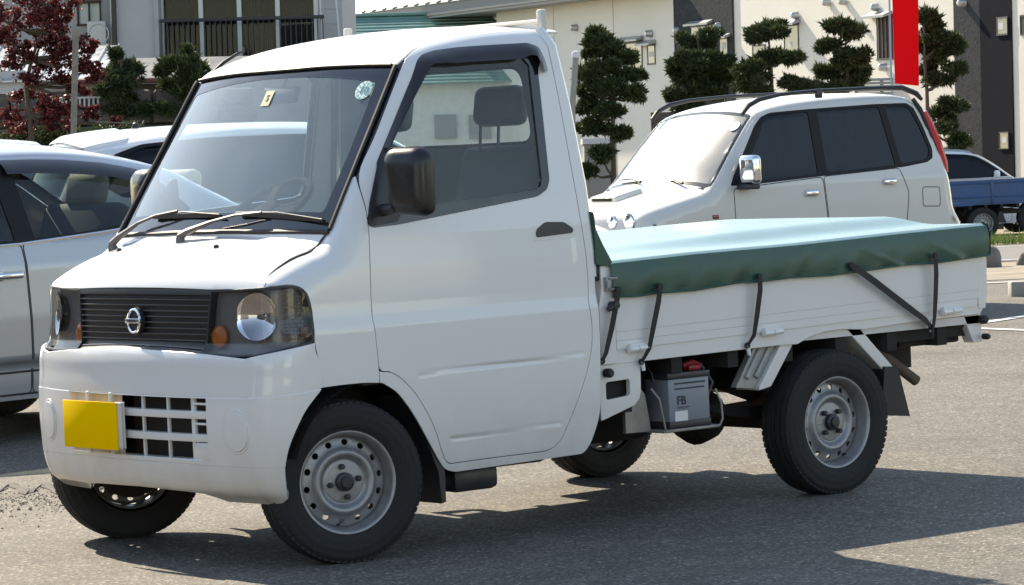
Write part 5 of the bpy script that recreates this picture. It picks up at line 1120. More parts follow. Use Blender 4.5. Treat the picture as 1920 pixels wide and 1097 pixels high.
mb=MB(); mb.box((1.46,-.68,.57),(3.37,.68,.60)); mb.box((3.36,-.69,.62),(3.385,.69,.985)); mb.build('bed_floor',BLUE,bt,smooth=False)
rc=R_(140.9+3)
hatch('white car seen over the blue truck bed, its windscreen facing right',WC,place(1872,57,1.45,.80,rc),rc)
# ================================================================== buildings
def build_left_house():
    H=Frame(65,300); r=thing('house','grey two-storey house with balcony rail, curtained windows and wall-hung air conditioner','house',mw=H.M)
    wg=mat('grey_render',(.34,.34,.34),.85,var=.08,vscale=1.2,bump=.2,bscale=30); wl=mat('pale_render',(.42,.42,.43),.8,var=.06,vscale=1.4,bump=.15,bscale=30)
    blk=mat('dark_metal',(.02,.02,.022),.5); wood=mat('dark_wood',(.045,.03,.025),.7,var=.2)
    fr=mat('aluminium_frame',(.48,.49,.50),.4,metal=.4); cur=mat('grey_curtain',(.10,.105,.112),.9,var=.22,vscale=5)
    x=lambda px,py,y=0:H.at(px,py,y)
    xl,_=x(-260,0); xr,_=x(641,0); _,zt=x(300,-160); 
    # main wall with window openings made of pieces
    mb=MB(); x0,_=x(302,0); x1,zb=x(600,112); _,z1=x(600,-30)
    x220=x(220,0)[0]
    mb.box((xl,.0,0),(x(146,0)[0],6,zt)); mb.box((x(188,0)[0],.0,0),(x220,6,zt)); mb.box((x(146,0)[0],.0,0),(x(188,0)[0],6,x(160,46)[1])); mb.box((x(146,0)[0],.0,x(160,4)[1]),(x(188,0)[0],6,zt)); mb.build('wall',wg,r,smooth=False)
    mb=MB(); mb.box((x220,-.6,x(250,122)[1]),(x0,6,zt)); mb.box((x0,-.02,x(250,122)[1]-.3),(x1,6,zb)); mb.box((x0,-.02,z1),(x1,6,zt)); mb.box((x1,-.02,-1),(xr,6,zt)); mb.build('front_wall',wl,r,smooth=False)
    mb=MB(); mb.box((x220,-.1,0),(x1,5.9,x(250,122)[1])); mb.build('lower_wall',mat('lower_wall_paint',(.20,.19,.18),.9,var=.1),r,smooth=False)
    for px in (222,):
        mb=MB(); mb.tube([(x(px-2,0)[0],-.66,x(px,110)[1]),(x(px-2,0)[0],-.66,zt)],.05,8); mb.build('downpipe',blk,r)
    mb=MB(); mb.tube([(x(210,0)[0],-.06,x(210,100)[1]),(x(210,0)[0],-.06,zt)],.045,8); mb.build('downpipe',fr,r)
    mb=MB(); mb.tube([(x(293,0)[0],-.66,x(293,118)[1]),(x(293,0)[0],-.66,zt)],.012,6); mb.build('cladding_joint',wg,r)
    # left window
    w=MB(); H.quad(w,146,4,188,46,.10,.12); wn=w.build('window_pane',mat('frosted_pane',(.42,.50,.50),.3,coat=.5),r,smooth=False)
    for a,b,c_,d in ((144,2,148,48),(165,4,168,46),(186,2,190,48),(144,1,190,5),(144,45,190,48)):
        w=MB(); H.quad(w,a,b,c_,d,-.03,.10); w.build('window_frame',wood,wn,smooth=False)
    # curtained bays: each bay a pleated curtain behind glass
    edges=[302,376,448,520,592]
    for i in range(4):
        a,b=x(edges[i],0)[0],x(edges[i+1],0)[0]; n=60; v=[];f=[]
        for k in range(n+1):
            xx=a+(b-a)*k/n; yy=.25+.035*math.sin(k*1.31+i)+.02*math.sin(k*.5+2*i); v+=[(xx,yy,zb),(xx,yy,z1+.3)]
        f=[(2*k,2*k+1,2*k+3,2*k+2) for k in range(n)]; mb=MB(); mb.add(v,f); cu=mb.build('curtain',cur,r)
        mb=MB(); mb.box((a+.03,.12,zb),(b-.03,.125,z1)); mb.build('window_pane',glassmat('house_glass',(.6,.62,.62),.35,fk=.8),r,smooth=False)
    for px in edges:
        a=x(px,0)[0]; mb=MB(); mb.box((a-.045,-.04,zb),(a+.045,.14,z1)); mb.build('window_frame',fr,r,smooth=False)
    mb=MB(); mb.box((x0,-.06,zb-.02),(x1,.14,zb+.085)); mb.build('window_sill',fr,r,smooth=False)
    # balcony rail
    yR=-.62; za=x(300,112,yR)[1]; zr=x(450,35.5,yR)[1]; xa=x(298,0,yR)[0]; xb=x(607,0,yR)[0]
    mb=MB(); mb.rbox((xa,yR-.04,zr-.035),(xb,yR+.04,zr+.035),.01); rl=mb.build('balcony_rail',blk,r)
    mb=MB(); mb.rbox((xa,yR-.03,za-.02),(xb,yR+.03,za+.02),.006); mb.build('bottom_rail',blk,rl)
    nb=31; bm0=None
    for k in range(nb):
        xx=xa+(xb-xa)*(k+.3)/(nb-.4)
        if bm0 is None: mb=MB(); mb.box((-.011,-.011,za),(.011,.011,zr-.03)); bm0=mb.mesh('baluster',smooth=False); bm0.materials.append(blk)
        o=link('baluster',bm0,None,rl); o.location=(xx,yR,0)
    mb=MB(); mb.box((xa,yR-.08,za-.12),(xb,-.02,za-.04)); mb.build('balcony_floor',wg,r,smooth=False)
    # upper roof, outside the frame
    mb=MB(); mb.prism([(-1.0,zt),(7.0,zt),(7.0,zt+.15),(3.0,zt+1.4),(-1.0,zt+.15)],xl-.5,xr+.5,'x'); mb.build('roof',mat('dark_roof',(.06,.06,.065),.7),r,smooth=False)
    # air conditioner on its bracket
    a=thing('air_conditioner','white outdoor air conditioner unit on a bracket beside the grey house window','air conditioner',mw=H.M@Matrix.Translation((x(186,0)[0],-.45,x(186,90)[1])))
    mb=MB(); wdt=(x(203,0)[0]-x(168,0)[0]); hh=x(186,42)[1]-x(186,90)[1]; mb.rbox((-wdt/2,-.15,0),(wdt/2,.15,hh),.02); mb.build('casing',mat('ivory_metal',(.50,.49,.46),.45,var=.05),a)
    mb=MB(); ring(mb,.20,.20,0,.012,Matrix.Translation((.04,-.155,hh*.5))@Matrix.Rotation(PI/2,4,'X'),24); mb.build('fan_guard',fr,a)
    mb=MB(); 
    for sx in (-.2,.2): mb.tube([(sx,-.12,0),(sx,-.12,-.25),(sx,.3,-.30)],.018,6)
    mb.tube([(-.3,-.12,-.02),(.3,-.12,-.02)],.018,6); mb.build('bracket',fr,a)
    # ladder leaning on the right-hand wall
    l=thing('ladder','aluminium ladder leaning against the grey house wall','ladder',mw=H.M@Matrix.Translation((x(620,0)[0],-.5,x(620,90)[1])))
    P=lambda px,py:(x(px,py,-.5)[0]-x(620,0)[0],x(px,py,-.5)[1]-x(620,90)[1])
    for (p0,q0,p1,q1) in ((596,-40,608,100),(626,-40,639,100)):
        u0,w0=P(p0,q0);u1,w1=P(p1,q1); mb=MB(); mb.tube([(u0,.05,w0),(u1,-.1,w1)],.022,6); mb.build('rail',fr,l)
    for py in (-12,16,44,73,98):
        u0,w0=P(597+(py+40)*.086,py);u1,w1=P(627+(py+40)*.093,py+1); mb=MB(); mb.tube([(u0,-.02,w0),(u1,-.02,w1)],.015,6); mb.build('rung',fr,l)
    # lean-to roofs in front
    G=Frame(57,120); gx=lambda px,py,y=0:G.at(px,py,y)
    r2=thing('outbuilding','low shed with a pale corrugated metal roof behind the red maple','shed',mw=G.M)
    cm=mat('pale_corrugated_metal',(.50,.52,.54),.35,metal=.5,var=.12,vscale=3)
    xa,_=gx(-120,0); xb=gx(205,0)[0]; za_=gx(60,150)[1]; zb_=gx(60,104)[1]+.25
    n=int((xb-xa)/.22); 
    for k in range(n):
        a0=xa+k*.22; mb=MB(); mb.add([(a0,0,za_),(a0+.205,0,za_),(a0+.205,3,zb_),(a0,3,zb_),(a0,0,za_-.03),(a0+.205,0,za_-.03)],[(0,1,2,3),(4,5,1,0)]); mb.tube([(a0+.21,-.02,za_+.012),(a0+.21,3,zb_+.012)],.022,6); mb.build('roof_sheet',cm,r2)
    mb=MB(); mb.box((xa,.15,-.5),(xb-.15,2.9,za_-.02)); mb.build('wall',mat('shed_wall',(.25,.235,.22),.9,var=.2),r2,smooth=False)
    mb=MB(); q=gx(0,130,0); mb.box((gx(-30,0)[0],.10,gx(0,176)[1]),(gx(42,0)[0],.15,gx(0,133)[1])); mb.build('light_panel',mat('light_panel',(.44,.45,.46),.7),r2,smooth=False)
    mb=MB(); xc=gx(340,0)[0]; mb.add([(xb,0,gx(250,150)[1]),(xc+1,0,gx(250,152)[1]),(xc+1,3,gx(250,122)[1]+.2),(xb,3,gx(250,120)[1]+.2)],[(0,1,2,3)]); mb.build('slate_roof',mat('slate_blue_roof',(.10,.115,.125),.5,var=.3,vscale=3,bump=.4,bscale=8),r2,smooth=False)
    mb=MB(); mb.tube([(xb-.8,-.05,gx(250,151)[1]),(xc+1.2,-.05,gx(250,152)[1])],.05,8); mb.build('gutter',mat('red_brown_gutter',(.11,.035,.028),.5),r2)
    mb=MB(); mb.box((xb-.15,.3,-.5),(xc+1,2.9,gx(250,152)[1]-.05)); mb.build('dark_wall',mat('dark_timber_wall',(.045,.038,.032),.85,var=.3,vscale=4),r2,smooth=False)
build_left_house()
# bank / retaining wall behind the left cars: individual stones along its face
def bank():
    G=Frame(50,200); r=thing('stone_wall','low dark stone retaining wall behind the parked cars on the left','wall',mw=G.M); gx=lambda px,py,y=0:G.at(px,py,y)
    xa=gx(-150,0)[0]; xb=gx(420,0)[0]; z1=gx(200,190)[1]
    mb=MB(); mb.box((xa,.12,-1),(xb,1.2,z1-.02)); mb.build('wall_core',mat('dark_mortar',(.05,.045,.04),.95),r,smooth=False)
    sm=mat('dark_wall_stone',(.10,.092,.08),.9,var=.4,vscale=2,bump=.6,bscale=12); ms=[]
    rr=random.Random(4)
    for k in range(5):
        mb=MB(); mb.rbox((-.5,-.5,-.5),(.5,.5,.5),.12,2); mb.v=[(a+rr.uniform(-.05,.05),b+rr.uniform(-.1,.1),c_+rr.uniform(-.05,.05)) for a,b,c_ in mb.v]; me=mb.mesh('stone'); me.materials.append(sm); ms.append(me)
    z=z1-.95
    while z<z1-.05:
        x_=xa; h=rr.uniform(.26,.34)
        while x_<xb:
            w_=rr.uniform(.35,.62); o=link('stone',rr.choice(ms),None,r); o.location=(x_+w_/2,.12,z+h/2); o.scale=(w_-.02,.26,h-.02); x_+=w_
        z+=h
    fr=mat('white_fence_metal',(.5,.5,.48),.6); f=thing('fence','low whitish slatted fence panel behind the maple trunk','fence',mw=G.M@Matrix.Translation((gx(145,0)[0],-.05,gx(145,200)[1])))
    for k in range(9):
        mb=MB(); mb.box((-.30+.07*k,-.015,0),(-.27+.07*k,.015,.14)); mb.build('slat',fr,f,smooth=False)
    mb=MB(); mb.box((-.32,-.02,.12),(.34,.02,.15)); mb.build('rail',fr,f,smooth=False)
bank()
# teal-roofed house
def teal():
    G=Frame(88,800); r=thing('house','house with a stepped teal metal roof behind the truck cab','house',mw=G.M); gx=lambda px,py,y=0:G.at(px,py,y)
    m=mat('teal_metal_roof',(.105,.235,.205),.38,metal=.15,coat=.3,var=.10,vscale=2.5); n=22; xa=gx(560,0)[0]; 
    z0=gx(800,157)[1]; z1=gx(800,17)[1]; slope_y=3.4
    for k in range(n):
        t0=k/n; t1=(k+1)/n; za=z0+(z1-z0)*t0; zb=z0+(z1-z0)*t1; ya=slope_y*t0; yb_=slope_y*t1
        xr=lambda z:gx(914,17)[0]+(z1-z)*(.95); mb=MB(); mb.add([(xa,ya,za+.028),(xr(za),ya,za+.028),(xr(zb),yb_,zb),(xa,yb_,zb),(xa,ya,za-.012),(xr(za),ya,za-.012)],[(0,1,2,3),(4,5,1,0)]); mb.build('roof_step',m,r,smooth=False)
    mb=MB(); mb.box((xa,.5,-2),(gx(985,0)[0],7,z0)); mb.build('wall',mat('pale_house_wall',(.80,.80,.76),.85,var=.08),r,smooth=False)
    mb=MB(); mb.rbox((xa,slope_y-.1,z1-.02),(gx(916,17)[0],slope_y+.15,z1+.07),.02); mb.build('ridge_cap',m,r)
    mb=MB(); mb.add([(gx(914,0)[0],slope_y,z1),(gx(914,17)[0]+(z1-z0)*.95,0,z0),(gx(914,17)[0]+(z1-z0)*.95,6.8,z0)],[(0,1,2)]); mb.build('hip_side',m,r,smooth=False)
    for px in (828,893): 
        mb=MB(); mb.box((gx(px,0)[0]-.3,.40,gx(px,260)[1]),(gx(px,0)[0]+.3,.5,gx(px,215)[1])); mb.build('window',mat('curtained_window',(.30,.31,.30),.4,coat=.2),r,smooth=False)
teal()
# cream apartment block, seen along its front
def flats():
    A=Frame(76,1400,yaw=R_(65.5)); r=thing('apartment_building','cream apartment block with dark tiled strips, small awnings and round vents','building',mw=A.M); gx=lambda px,py,y=0:A.at(px,py,y)
    cr=mat('cream_render',(.82,.78,.69),.85,var=.04,vscale=.7,bump=.15,bscale=25); tile=mat('dark_grey_tile',(.055,.057,.062),.9,spec=.1,var=.35,vscale=14,bump=.8,bscale=22); navy=mat('dark_navy_panel',(.011,.013,.019),.9,spec=.08,var=.08)
    zt=gx(1300,-120)[1]
    def seg(nm,p0,p1,m,y0=0,zb=-3,z1=None):
        a,b=gx(p0,0,y0)[0],gx(p1,0,y0)[0]; mb=MB(); mb.box((min(a,b),y0,zb),(max(a,b),9,z1 or zt)); return mb.build(nm,m,r,smooth=False)
    # far wing is one storey lower: its eave line runs down to the left
    ea=gx(921,24)[1]
    a,b=gx(890,24)[0],gx(1262,0)[0]
    xx=np.linspace(a,b,2)
    seg('wall',930,1262,cr,zb=-3,z1=ea); seg('tile_strip',1262,1372,tile,-.05); seg('wall',1372,1787,cr); seg('tile_strip',1787,1836,tile,-.02); seg('navy_panel',1836,1895,navy,-.03); seg('wall',1895,2100,cr)
    a,b=gx(880,0)[0],gx(1262,0)[0]
    mb=MB(); mb.box((a-6,-.75,ea-.02),(b,9,ea+.05)); mb.build('eave',mat('eave_soffit',(.38,.37,.35),.7),r,smooth=False)
    mb=MB(); mb.box((a-6,-.80,ea+.05),(b,-.66,ea+.36)); mb.build('gutter_board',mat('grey_fascia',(.16,.165,.17),.6),r,smooth=False)
    mb=MB(); mb.prism([(-.85,ea+.36),(9,ea+2.2),(9,ea+.36)],a-6,b,'x'); mb.build('roof',mat('grey_roof',(.2,.205,.21),.6),r,smooth=False)
    for k in range(40):
        mb=MB(); x_=a-6+k*.8; 
        if x_>b: break
        mb.tube([(x_,-.82,ea+.38),(x_,-.70,ea+.43)],.03,6); mb.build('snow_guard',mat('grey_fascia',(.16,.165,.17),.6),r)
    dk=mat('dark_window_frame',(.05,.05,.055),.4); gl=mat('grey_window_glass',(.13,.14,.15),.15,coat=.6); wp=mat('paper_in_window',(.6,.6,.58),.7); br=mat('brown_shutter',(.055,.040,.035),.6)
    def win(p0,q0,p1,q1,aw=None,m=gl,card=None,y0=-.06,base=0):
        mb=MB(); A.quad(mb,p0,q0,p1,q1,base-.012,base+.02,base); w_=mb.build('window',m,r,smooth=False)
        t=1.6
        for (a_,b_,c_,d_) in ((p0-t,q0-t,p1+t,q0),(p0-t,q1,p1+t,q1+t),(p0-t,q0,p0,q1),(p1,q0,p1+t,q1)):
            mb=MB(); A.quad(mb,a_,b_,c_,d_,base-.022,base-.0,base); mb.build('window_frame',dk,w_,smooth=False)
        if card: mb=MB(); A.quad(mb,*card,base-.018,base-.013,base); mb.build('paper_card',wp,w_,smooth=False)
        if aw:
            mb=MB(); a0,z0=gx(aw[0],aw[1]); a1,_=gx(aw[2],aw[1]); lo,hi=min(a0,a1),max(a0,a1); mb.add([(lo,-.22,z0-.04),(hi,-.22,z0-.04),(hi,0,z0+.05),(lo,0,z0+.05),(lo,-.22,z0-.09),(hi,-.22,z0-.09),(hi,0,z0-.03),(lo,0,z0-.03)],[(0,1,2,3),(7,6,5,4),(0,4,5,1),(1,5,6,2),(3,7,4,0)]); mb.build('awning',mat('awning_metal',(.33,.34,.36),.4,metal=.3),r,smooth=False)
    win(1174,80,1204,130,(1163,74,1207,74)); win(1216,85,1228,119,(1204,80,1230,80),card=(1218,97,1226,106))
    win(1297,48,1337,95,(1295,43,1340,43),base=-.05); win(1351,70,1364,104,(1342,67,1373,67),card=(1354,80,1361,92),base=-.05)
    win(1413,86,1434,103); win(1472,46,1497,98,(1458,43,1501,43),card=(1479,79,1486,88)); win(1646,30,1674,110,(1631,28,1672,28),m=br)
    win(1871,34,1889,64,None,card=(1873,43,1883,55),base=-.03); win(1876,249,1891,278,None,card=(1880,257,1889,268),base=-.03); win(1915,30,1925,64,None,m=br)
    for k in range(4): 
        mb=MB(); A.quad(mb,1648+7*k,32,1651+7*k,109,-.035,-.013); mb.build('shutter_slat',mat('brown_slat',(.085,.062,.05),.6),r,smooth=False)
    vm=mat('steel_vent_cap',(.45,.46,.47),.35,metal=.6)
    for px,py in ((1081,52),(1221,63),(1274,57),(1352,49),(1554,4),(1585,2),(1645,14),(1495,29),(1660,126),(1809,5)):
        x_,z_=gx(px,py); mb=MB(); mb.lathe([(.0,-.16),(.05,-.155),(.085,-.11),(.09,-.02),(.10,.0)],14,Matrix.Translation((x_,-.02,z_))); mb.build('vent_cap',vm,r)
    for p0,z_ in ((1037,0),(1149,0)):
        mb=MB(); x_=gx(p0,0)[0]; mb.box((x_-.015,-.006,-2),(x_+.015,.0,ea-.02)); mb.build('cladding_joint',mat('joint_grey',(.42,.40,.37),.8),r,smooth=False)
    B_=Frame(70,1680); f=thing('fence','pale grey slatted fence below the shuttered window behind the red banner','fence',mw=B_.M); bx_=lambda px,py:B_.at(px,py)
    for k in range(6):
        mb=MB(); z_=bx_(1660,184)[1]+.075*k*1.0; mb.box((bx_(1600,0)[0],0,z_),(bx_(1700,0)[0],.03,z_+.06)); mb.build('slat',mat('fence_grey',(.30,.31,.31),.7,var=.1),f,smooth=False)
    for px in (1602,1650,1698): mb=MB(); mb.box((bx_(px,0)[0]-.04,.03,0),(bx_(px,0)[0]+.04,.09,bx_(1660,150)[1])); mb.build('post',mat('fence_grey',(.30,.31,.31),.7),f,smooth=False)
    # low roof / shed in front at the foot of the block
    Lr=Frame(66,1150); f=thing('outbuilding','low shed with a flat whitish roof behind the clipped trees','shed',mw=Lr.M); q=lambda px,py:Lr.at(px,py)
    mb=MB(); mb.box((q(1085,0)[0],-.1,q(1110,270)[1]),(q(1152,0)[0],1.5,q(1110,260)[1])); mb.build('roof',mat('white_sheet_roof',(.6,.62,.64),.4),f,smooth=False)
    mb=MB(); mb.box((q(1088,0)[0],0,-2),(q(1148,0)[0],1.4,q(1110,270)[1])); mb.build('wall',mat('shed_grey',(.3,.29,.27),.8),f,smooth=False)
    mb=MB(); mb.box((q(1215,0)[0],0,-2),(q(1330,0)[0],.3,q(1260,210)[1])); o=mb.build('garden_wall',mat('brown_wall',(.10,.085,.075),.85,var=.2)); o.matrix_world=Lr.M; tag(o,'low brown garden wall between two clipped trees','wall')
    return r
flats()
# ================================================================== trees
def leafmat(name,cols,rough=.6,trans=.25):
    m=bpy.data.materials.new(name); m.use_nodes=True; n=m.node_tree; L=n.links; p=n.nodes['Principled BSDF']; p.inputs['Roughness'].default_value=rough; p.inputs['Specular IOR Level'].default_value=.35
    g=n.nodes.new('ShaderNodeNewGeometry'); r=n.nodes.new('ShaderNodeValToRGB'); L.new(g.outputs['Random Per Island'],r.inputs[0]); e=r.color_ramp.elements
    while len(e)<len(cols): e.new(.5)
    for i,c_ in enumerate(cols): e[i].position=i/(len(cols)-1); e[i].color=(*c_,1)
    L.new(r.outputs[0],p.inputs['Base Color'])
    t=n.nodes.new('ShaderNodeBsdfTranslucent'); L.new(r.outputs[0],t.inputs[0]); mx=n.nodes.new('ShaderNodeMixShader'); mx.inputs[0].default_value=trans; L.new(p.outputs[0],mx.inputs[1]); L.new(t.outputs[0],mx.inputs[2]); L.new(mx.outputs[0],n.nodes['Material Output'].inputs[0]); return m
PINE=leafmat('conifer_needles',[(.020,.038,.016),(.035,.058,.022),(.058,.082,.030),(.115,.130,.045)],.6,.2)
MAPLE=leafmat('red_maple_leaves',[(.045,.010,.012),(.085,.016,.018),(.14,.026,.026),(.22,.055,.045)],.5,.4)
BARK=mat('bark',(.095,.07,.05),.9,var=.35,vscale=9,bump=.7,bscale=30)
def pad_mesh(name,rx,ry,rz,n,size,m,seed,leaf='needle',flat=.6):
    r=np.random.RandomState(seed); v=[];f=[]
    if leaf=='leaf': rz*=2.0
    # lumpy outline: several sub-clumps
    cl=[(r.uniform(-.72,.72),r.uniform(-.6,.6),r.uniform(-.45,.6),r.uniform(.24,.50)) for _ in range(11)]+[(r.uniform(-.2,.2),0,-.1,.55)]
    for i in range(n):
        c_=cl[r.randint(len(cl))]; d=r.normal(size=3); d/=np.linalg.norm(d); rad=c_[3]*(r.uniform(.55,1.0)**.5 if leaf=='needle' else r.uniform(.2,1.0))
        p=np.array([c_[0]+d[0]*rad,c_[1]+d[1]*rad,(c_[2]+d[2]*rad)*1.0]); 
        if leaf=='needle' and p[2]<-.62: p[2]=-.62+r.uniform(-.06,.04)
        P=p*np.array([rx,ry,rz])
        if leaf=='needle':
            o=d+np.array([0,0,.35])+r.normal(size=3)*.45; o/=np.linalg.norm(o); s_=size*r.uniform(.6,1.5)*(1.7 if r.rand()<.05 else 1); a=np.cross(o,r.normal(size=3)); a/=np.linalg.norm(a)+1e-9; b=len(v)
            v+=[P-a*s_*.22,P+a*s_*.22,P+o*s_*1.2]; f.append((b,b+1,b+2))
            a2=np.cross(o,a); b=len(v); v+=[P-a2*s_*.2,P+a2*s_*.2,P+o*s_*1.0+a*s_*.3]; f.append((b,b+1,b+2))
        else:
            o=r.normal(size=3); o[2]*=flat; o/=np.linalg.norm(o); a=np.cross(o,r.normal(size=3)); a/=np.linalg.norm(a)+1e-9; s_=size*r.uniform(.6,1.4); b=len(v)
            v+=[P-a*s_*.4,P+o*s_*.5,P+a*s_*.4,P-o*s_*.5]; f.append((b,b+1,b+2,b+3))
    me=bpy.data.meshes.new(name); me.from_pydata([tuple(map(float,q)) for q in v],[],f); me.materials.append(m); me.update(); return me
def clipped_tree(label,D,trunk,pads,seed,group='clipped conifers along the boundary',leaf='needle',m=None,size=.062,dens=1.0,branches=True,tr=.06,name='clipped_tree',cat='tree'):
    m=m or PINE; px=trunk[0][0]; G=Frame(D,px); r=thing(name,label,cat,mw=G.M,group=group); rr=random.Random(seed)
    pts=[(G.at(a,b)[0],0,G.at(a,b)[1]) for a,b in trunk]; pts=[(pts[0][0],0,0)]+pts
    mb=MB(); n=len(pts); mb.tube(pts,[tr*(1-.75*i/(n-1)) for i in range(n)],8); tk=mb.build('trunk',BARK,r)
    ppm=FPX/D
    for i,(cx,cy,rx,ry) in enumerate(pads):
        x_,z_=G.at(cx,cy); y_=rr.uniform(-.25,.25); a,b=rx/ppm,ry/ppm
        me=pad_mesh('foliage_pad',a*(.97 if leaf=='needle' else 1.05),a*.9,b*(.98 if leaf=='needle' else 1.15),int(dens*4200*max(.25,(a*a+a*b)*3)),size,m,seed*31+i,leaf); o=link('foliage_pad',me,None,r); o.location=(x_,y_,z_)
        if branches:
            j=min(range(len(pts)),key=lambda k:abs(pts[k][2]-(z_-.10))+.2*abs(pts[k][0]-x_)); s_=pts[j]; mb=MB(); mb.tube([s_,((s_[0]+x_)/2,y_/2,(s_[2]+z_)/2-.08),(x_,y_,z_-b*.2)],[.03,.022,.012],6); mb.build('branch',BARK,r)
    return r
clipped_tree('tall dark clipped conifer nearest the truck cab, beside the grey post',60,[(1150,330),(1148,250),(1152,185),(1140,130),(1130,70)],[(1128,72,38,24),(1108,95,20,16),(1150,98,34,22),(1122,132,44,20),(1172,110,24,16),(1172,142,26,14),(1198,140,16,10),(1100,168,26,20),(1135,166,36,22),(1186,178,26,20),(1105,200,26,20),(1145,205,36,18),(1112,238,30,18),(1128,292,26,20),(1160,252,24,20),(1105,320,18,16)],1)
clipped_tree('broad clipped conifer in front of the dark tiled strip of the apartment block',61,[(1318,230),(1318,170),(1312,110),(1308,70)],[(1306,78,36,22),(1330,66,26,16),(1300,112,50,18),(1345,112,34,18),(1275,128,24,16),(1318,142,54,24),(1360,140,28,18),(1330,172,52,20),(1272,182,30,18),(1290,200,30,14)],2)
clipped_tree('clipped conifer whose flat cloud pads stand left of the twisted one',60,[(1447,230),(1447,165),(1446,120),(1440,62)],[(1434,62,42,18),(1450,52,26,14),(1415,72,22,12),(1470,108,42,16),(1438,116,30,18),(1402,130,28,16),(1396,160,30,18),(1418,152,28,18),(1425,172,24,12)],3)
clipped_tree('twisted clipped conifer with stepped pads just left of the red banner',60,[(1580,230),(1590,150),(1585,110),(1572,85),(1583,50)],[(1583,50,38,18),(1598,64,26,14),(1552,88,28,15),(1577,104,22,14),(1606,108,26,20),(1586,122,32,18),(1612,136,24,18),(1548,136,30,16),(1600,156,30,14),(1490,158,36,16),(1520,166,34,14),(1560,164,28,12)],4)
clipped_tree('slender clipped conifer at the right, behind the small car and banner',60,[(1742,330),(1740,240),(1738,170),(1733,110),(1733,40)],[(1742,30,22,18),(1752,48,20,12),(1765,70,38,16),(1738,88,26,18),(1784,92,28,16),(1756,108,26,15),(1784,132,26,16),(1758,150,28,14),(1740,132,18,16),(1788,198,32,16),(1768,216,26,18),(1770,240,24,16),(1795,268,26,18),(1778,290,26,18),(1798,305,22,14),(1795,345,22,14),(1778,362,18,12)],5)
clipped_tree('small clipped conifer left of the balcony house in front of the dark wall',50,[(232,300),(232,220),(231,170),(226,115)],[(217,103,10,12),(236,128,32,20),(214,142,20,14),(232,158,34,15),(207,174,24,12),(245,184,16,10),(218,204,24,12),(250,214,26,12),(272,205,16,12)],6,'clipped conifers by the grey house',size=.06)
clipped_tree('bushy conifer with a tall leader below the balcony rail',50,[(348,300),(346,210),(344,150),(352,100)],[(352,100,6,14),(341,122,38,15),(372,128,18,12),(356,150,26,20),(326,162,24,17),(352,175,26,14),(316,206,22,12),(345,210,24,12),(305,135,12,8)],7,'clipped conifers by the grey house',size=.06)
# red maple and its stake
clipped_tree('red-leaved maple with open branches at the left edge',46,[(62,300),(55,215),(48,160),(60,110),(78,60),(90,10)],
  [(40,-20,60,30),(110,8,48,18),(85,30,44,16),(30,45,40,18),(0,30,24,18),(20,75,44,14),(110,50,40,14),(140,82,38,12),(75,78,36,12),(105,95,44,12),(50,105,40,11),(165,92,22,9),(15,120,30,9),(88,122,30,9),(140,118,38,10),(170,130,26,8),(60,148,34,10),(115,148,30,9),(180,148,22,7),(45,180,32,9),(95,190,36,10),(150,170,22,8),(20,215,26,9),(75,215,34,9),(130,208,30,9),(170,212,18,8),(108,232,36,9),(40,240,34,8),(218,228,11,5)],8,None,'leaf',MAPLE,.046,.48,tr=.05,name='maple_tree')
G=Frame(45.5,140); o=MB(); xa_,z1_=G.at(142,55); xb_,z0_=G.at(138,250); mb=MB(); mb.tube([(xb_+.02,0,0),(xb_,0,z0_),(xa_,0,z1_)],.045,8); o=mb.build('wooden_stake',mat('grey_weathered_wood',(.22,.19,.16),.85,var=.25,vscale=10)); o.matrix_world=G.M; tag(o,'weathered wooden stake standing in front of the red maple','stake')
# low shrubs on the wall foot
def shrub_row():
    G=Frame(47,200); mes=[pad_mesh('hedge',.9,.5,.45,2600,.06,PINE,90+k) for k in range(3)]; labs=['low dark shrub at the foot of the wall left of the stake','low dark shrub at the foot of the wall right of the stake','low dark shrub in front of the small clipped conifer','low dark shrub between the two left conifers','low dark shrub against the truck windscreen edge']
    for i,px in enumerate((40,120,215,290,360)):
        o=link('shrub',mes[i%3]); x_,z_=G.at(px,262); o.matrix_world=G.M@Matrix.Translation((x_,0,z_-.1)); o.scale=(1,1,.8); tag(o,labs[i],'shrub','low shrubs on the left bank')
shrub_row()
# grey post with a cap by the first tree
G=Frame(57,1075); r=thing('metal_post','grey metal post with a pale cap standing beside the tall clipped conifer','post',mw=G.M); x_,z_=G.at(1080,102); xb_,zb_=G.at(1073,200)
mb=MB(); mb.tube([(xb_-.05,0,0),(xb_,0,zb_),(x_,0,z_)],.055,10); mb.build('pole',mat('galvanised_post',(.25,.25,.24),.5,metal=.3,var=.1),r); mb=MB(); mb.lathe([(.075,-.06),(.08,.0),(.06,.05),(.0,.07)],12,Matrix.Translation((x_,0,z_)),axis='Z'); mb.build('cap',mat('pale_cap',(.6,.6,.6),.4),r)
# red banner on its pole
G=Frame(58,1695); r=thing('banner','plain red vertical banner on a pole between the clipped trees and the apartment block','banner',mw=G.M)
P=lambda px,py:G.at(px,py)
mb=MB(); n=24; v=[]; 
L0=P(1669,-120);L1=P(1678,157);R1=P(1723,161);R0_=P(1721,-120)
for i in range(n+1):
    t=i/n; a=(L0[0]+(L1[0]-L0[0])*t,L0[1]+(L1[1]-L0[1])*t); b=(R0_[0]+(R1[0]-R0_[0])*t,R0_[1]+(R1[1]-R0_[1])*t)
    for k in range(9): s_=k/8; v.append((a[0]+(b[0]-a[0])*s_,.012*math.sin(3.1*s_+1.3*t*6),a[1]+(b[1]-a[1])*s_))
f=[(i*9+k,i*9+k+1,(i+1)*9+k+1,(i+1)*9+k) for i in range(n) for k in range(8)]; mb.add(v,f); mb.build('banner_cloth',mat('red_cloth',(1.0,.006,.010),.85,spec=.1),r)
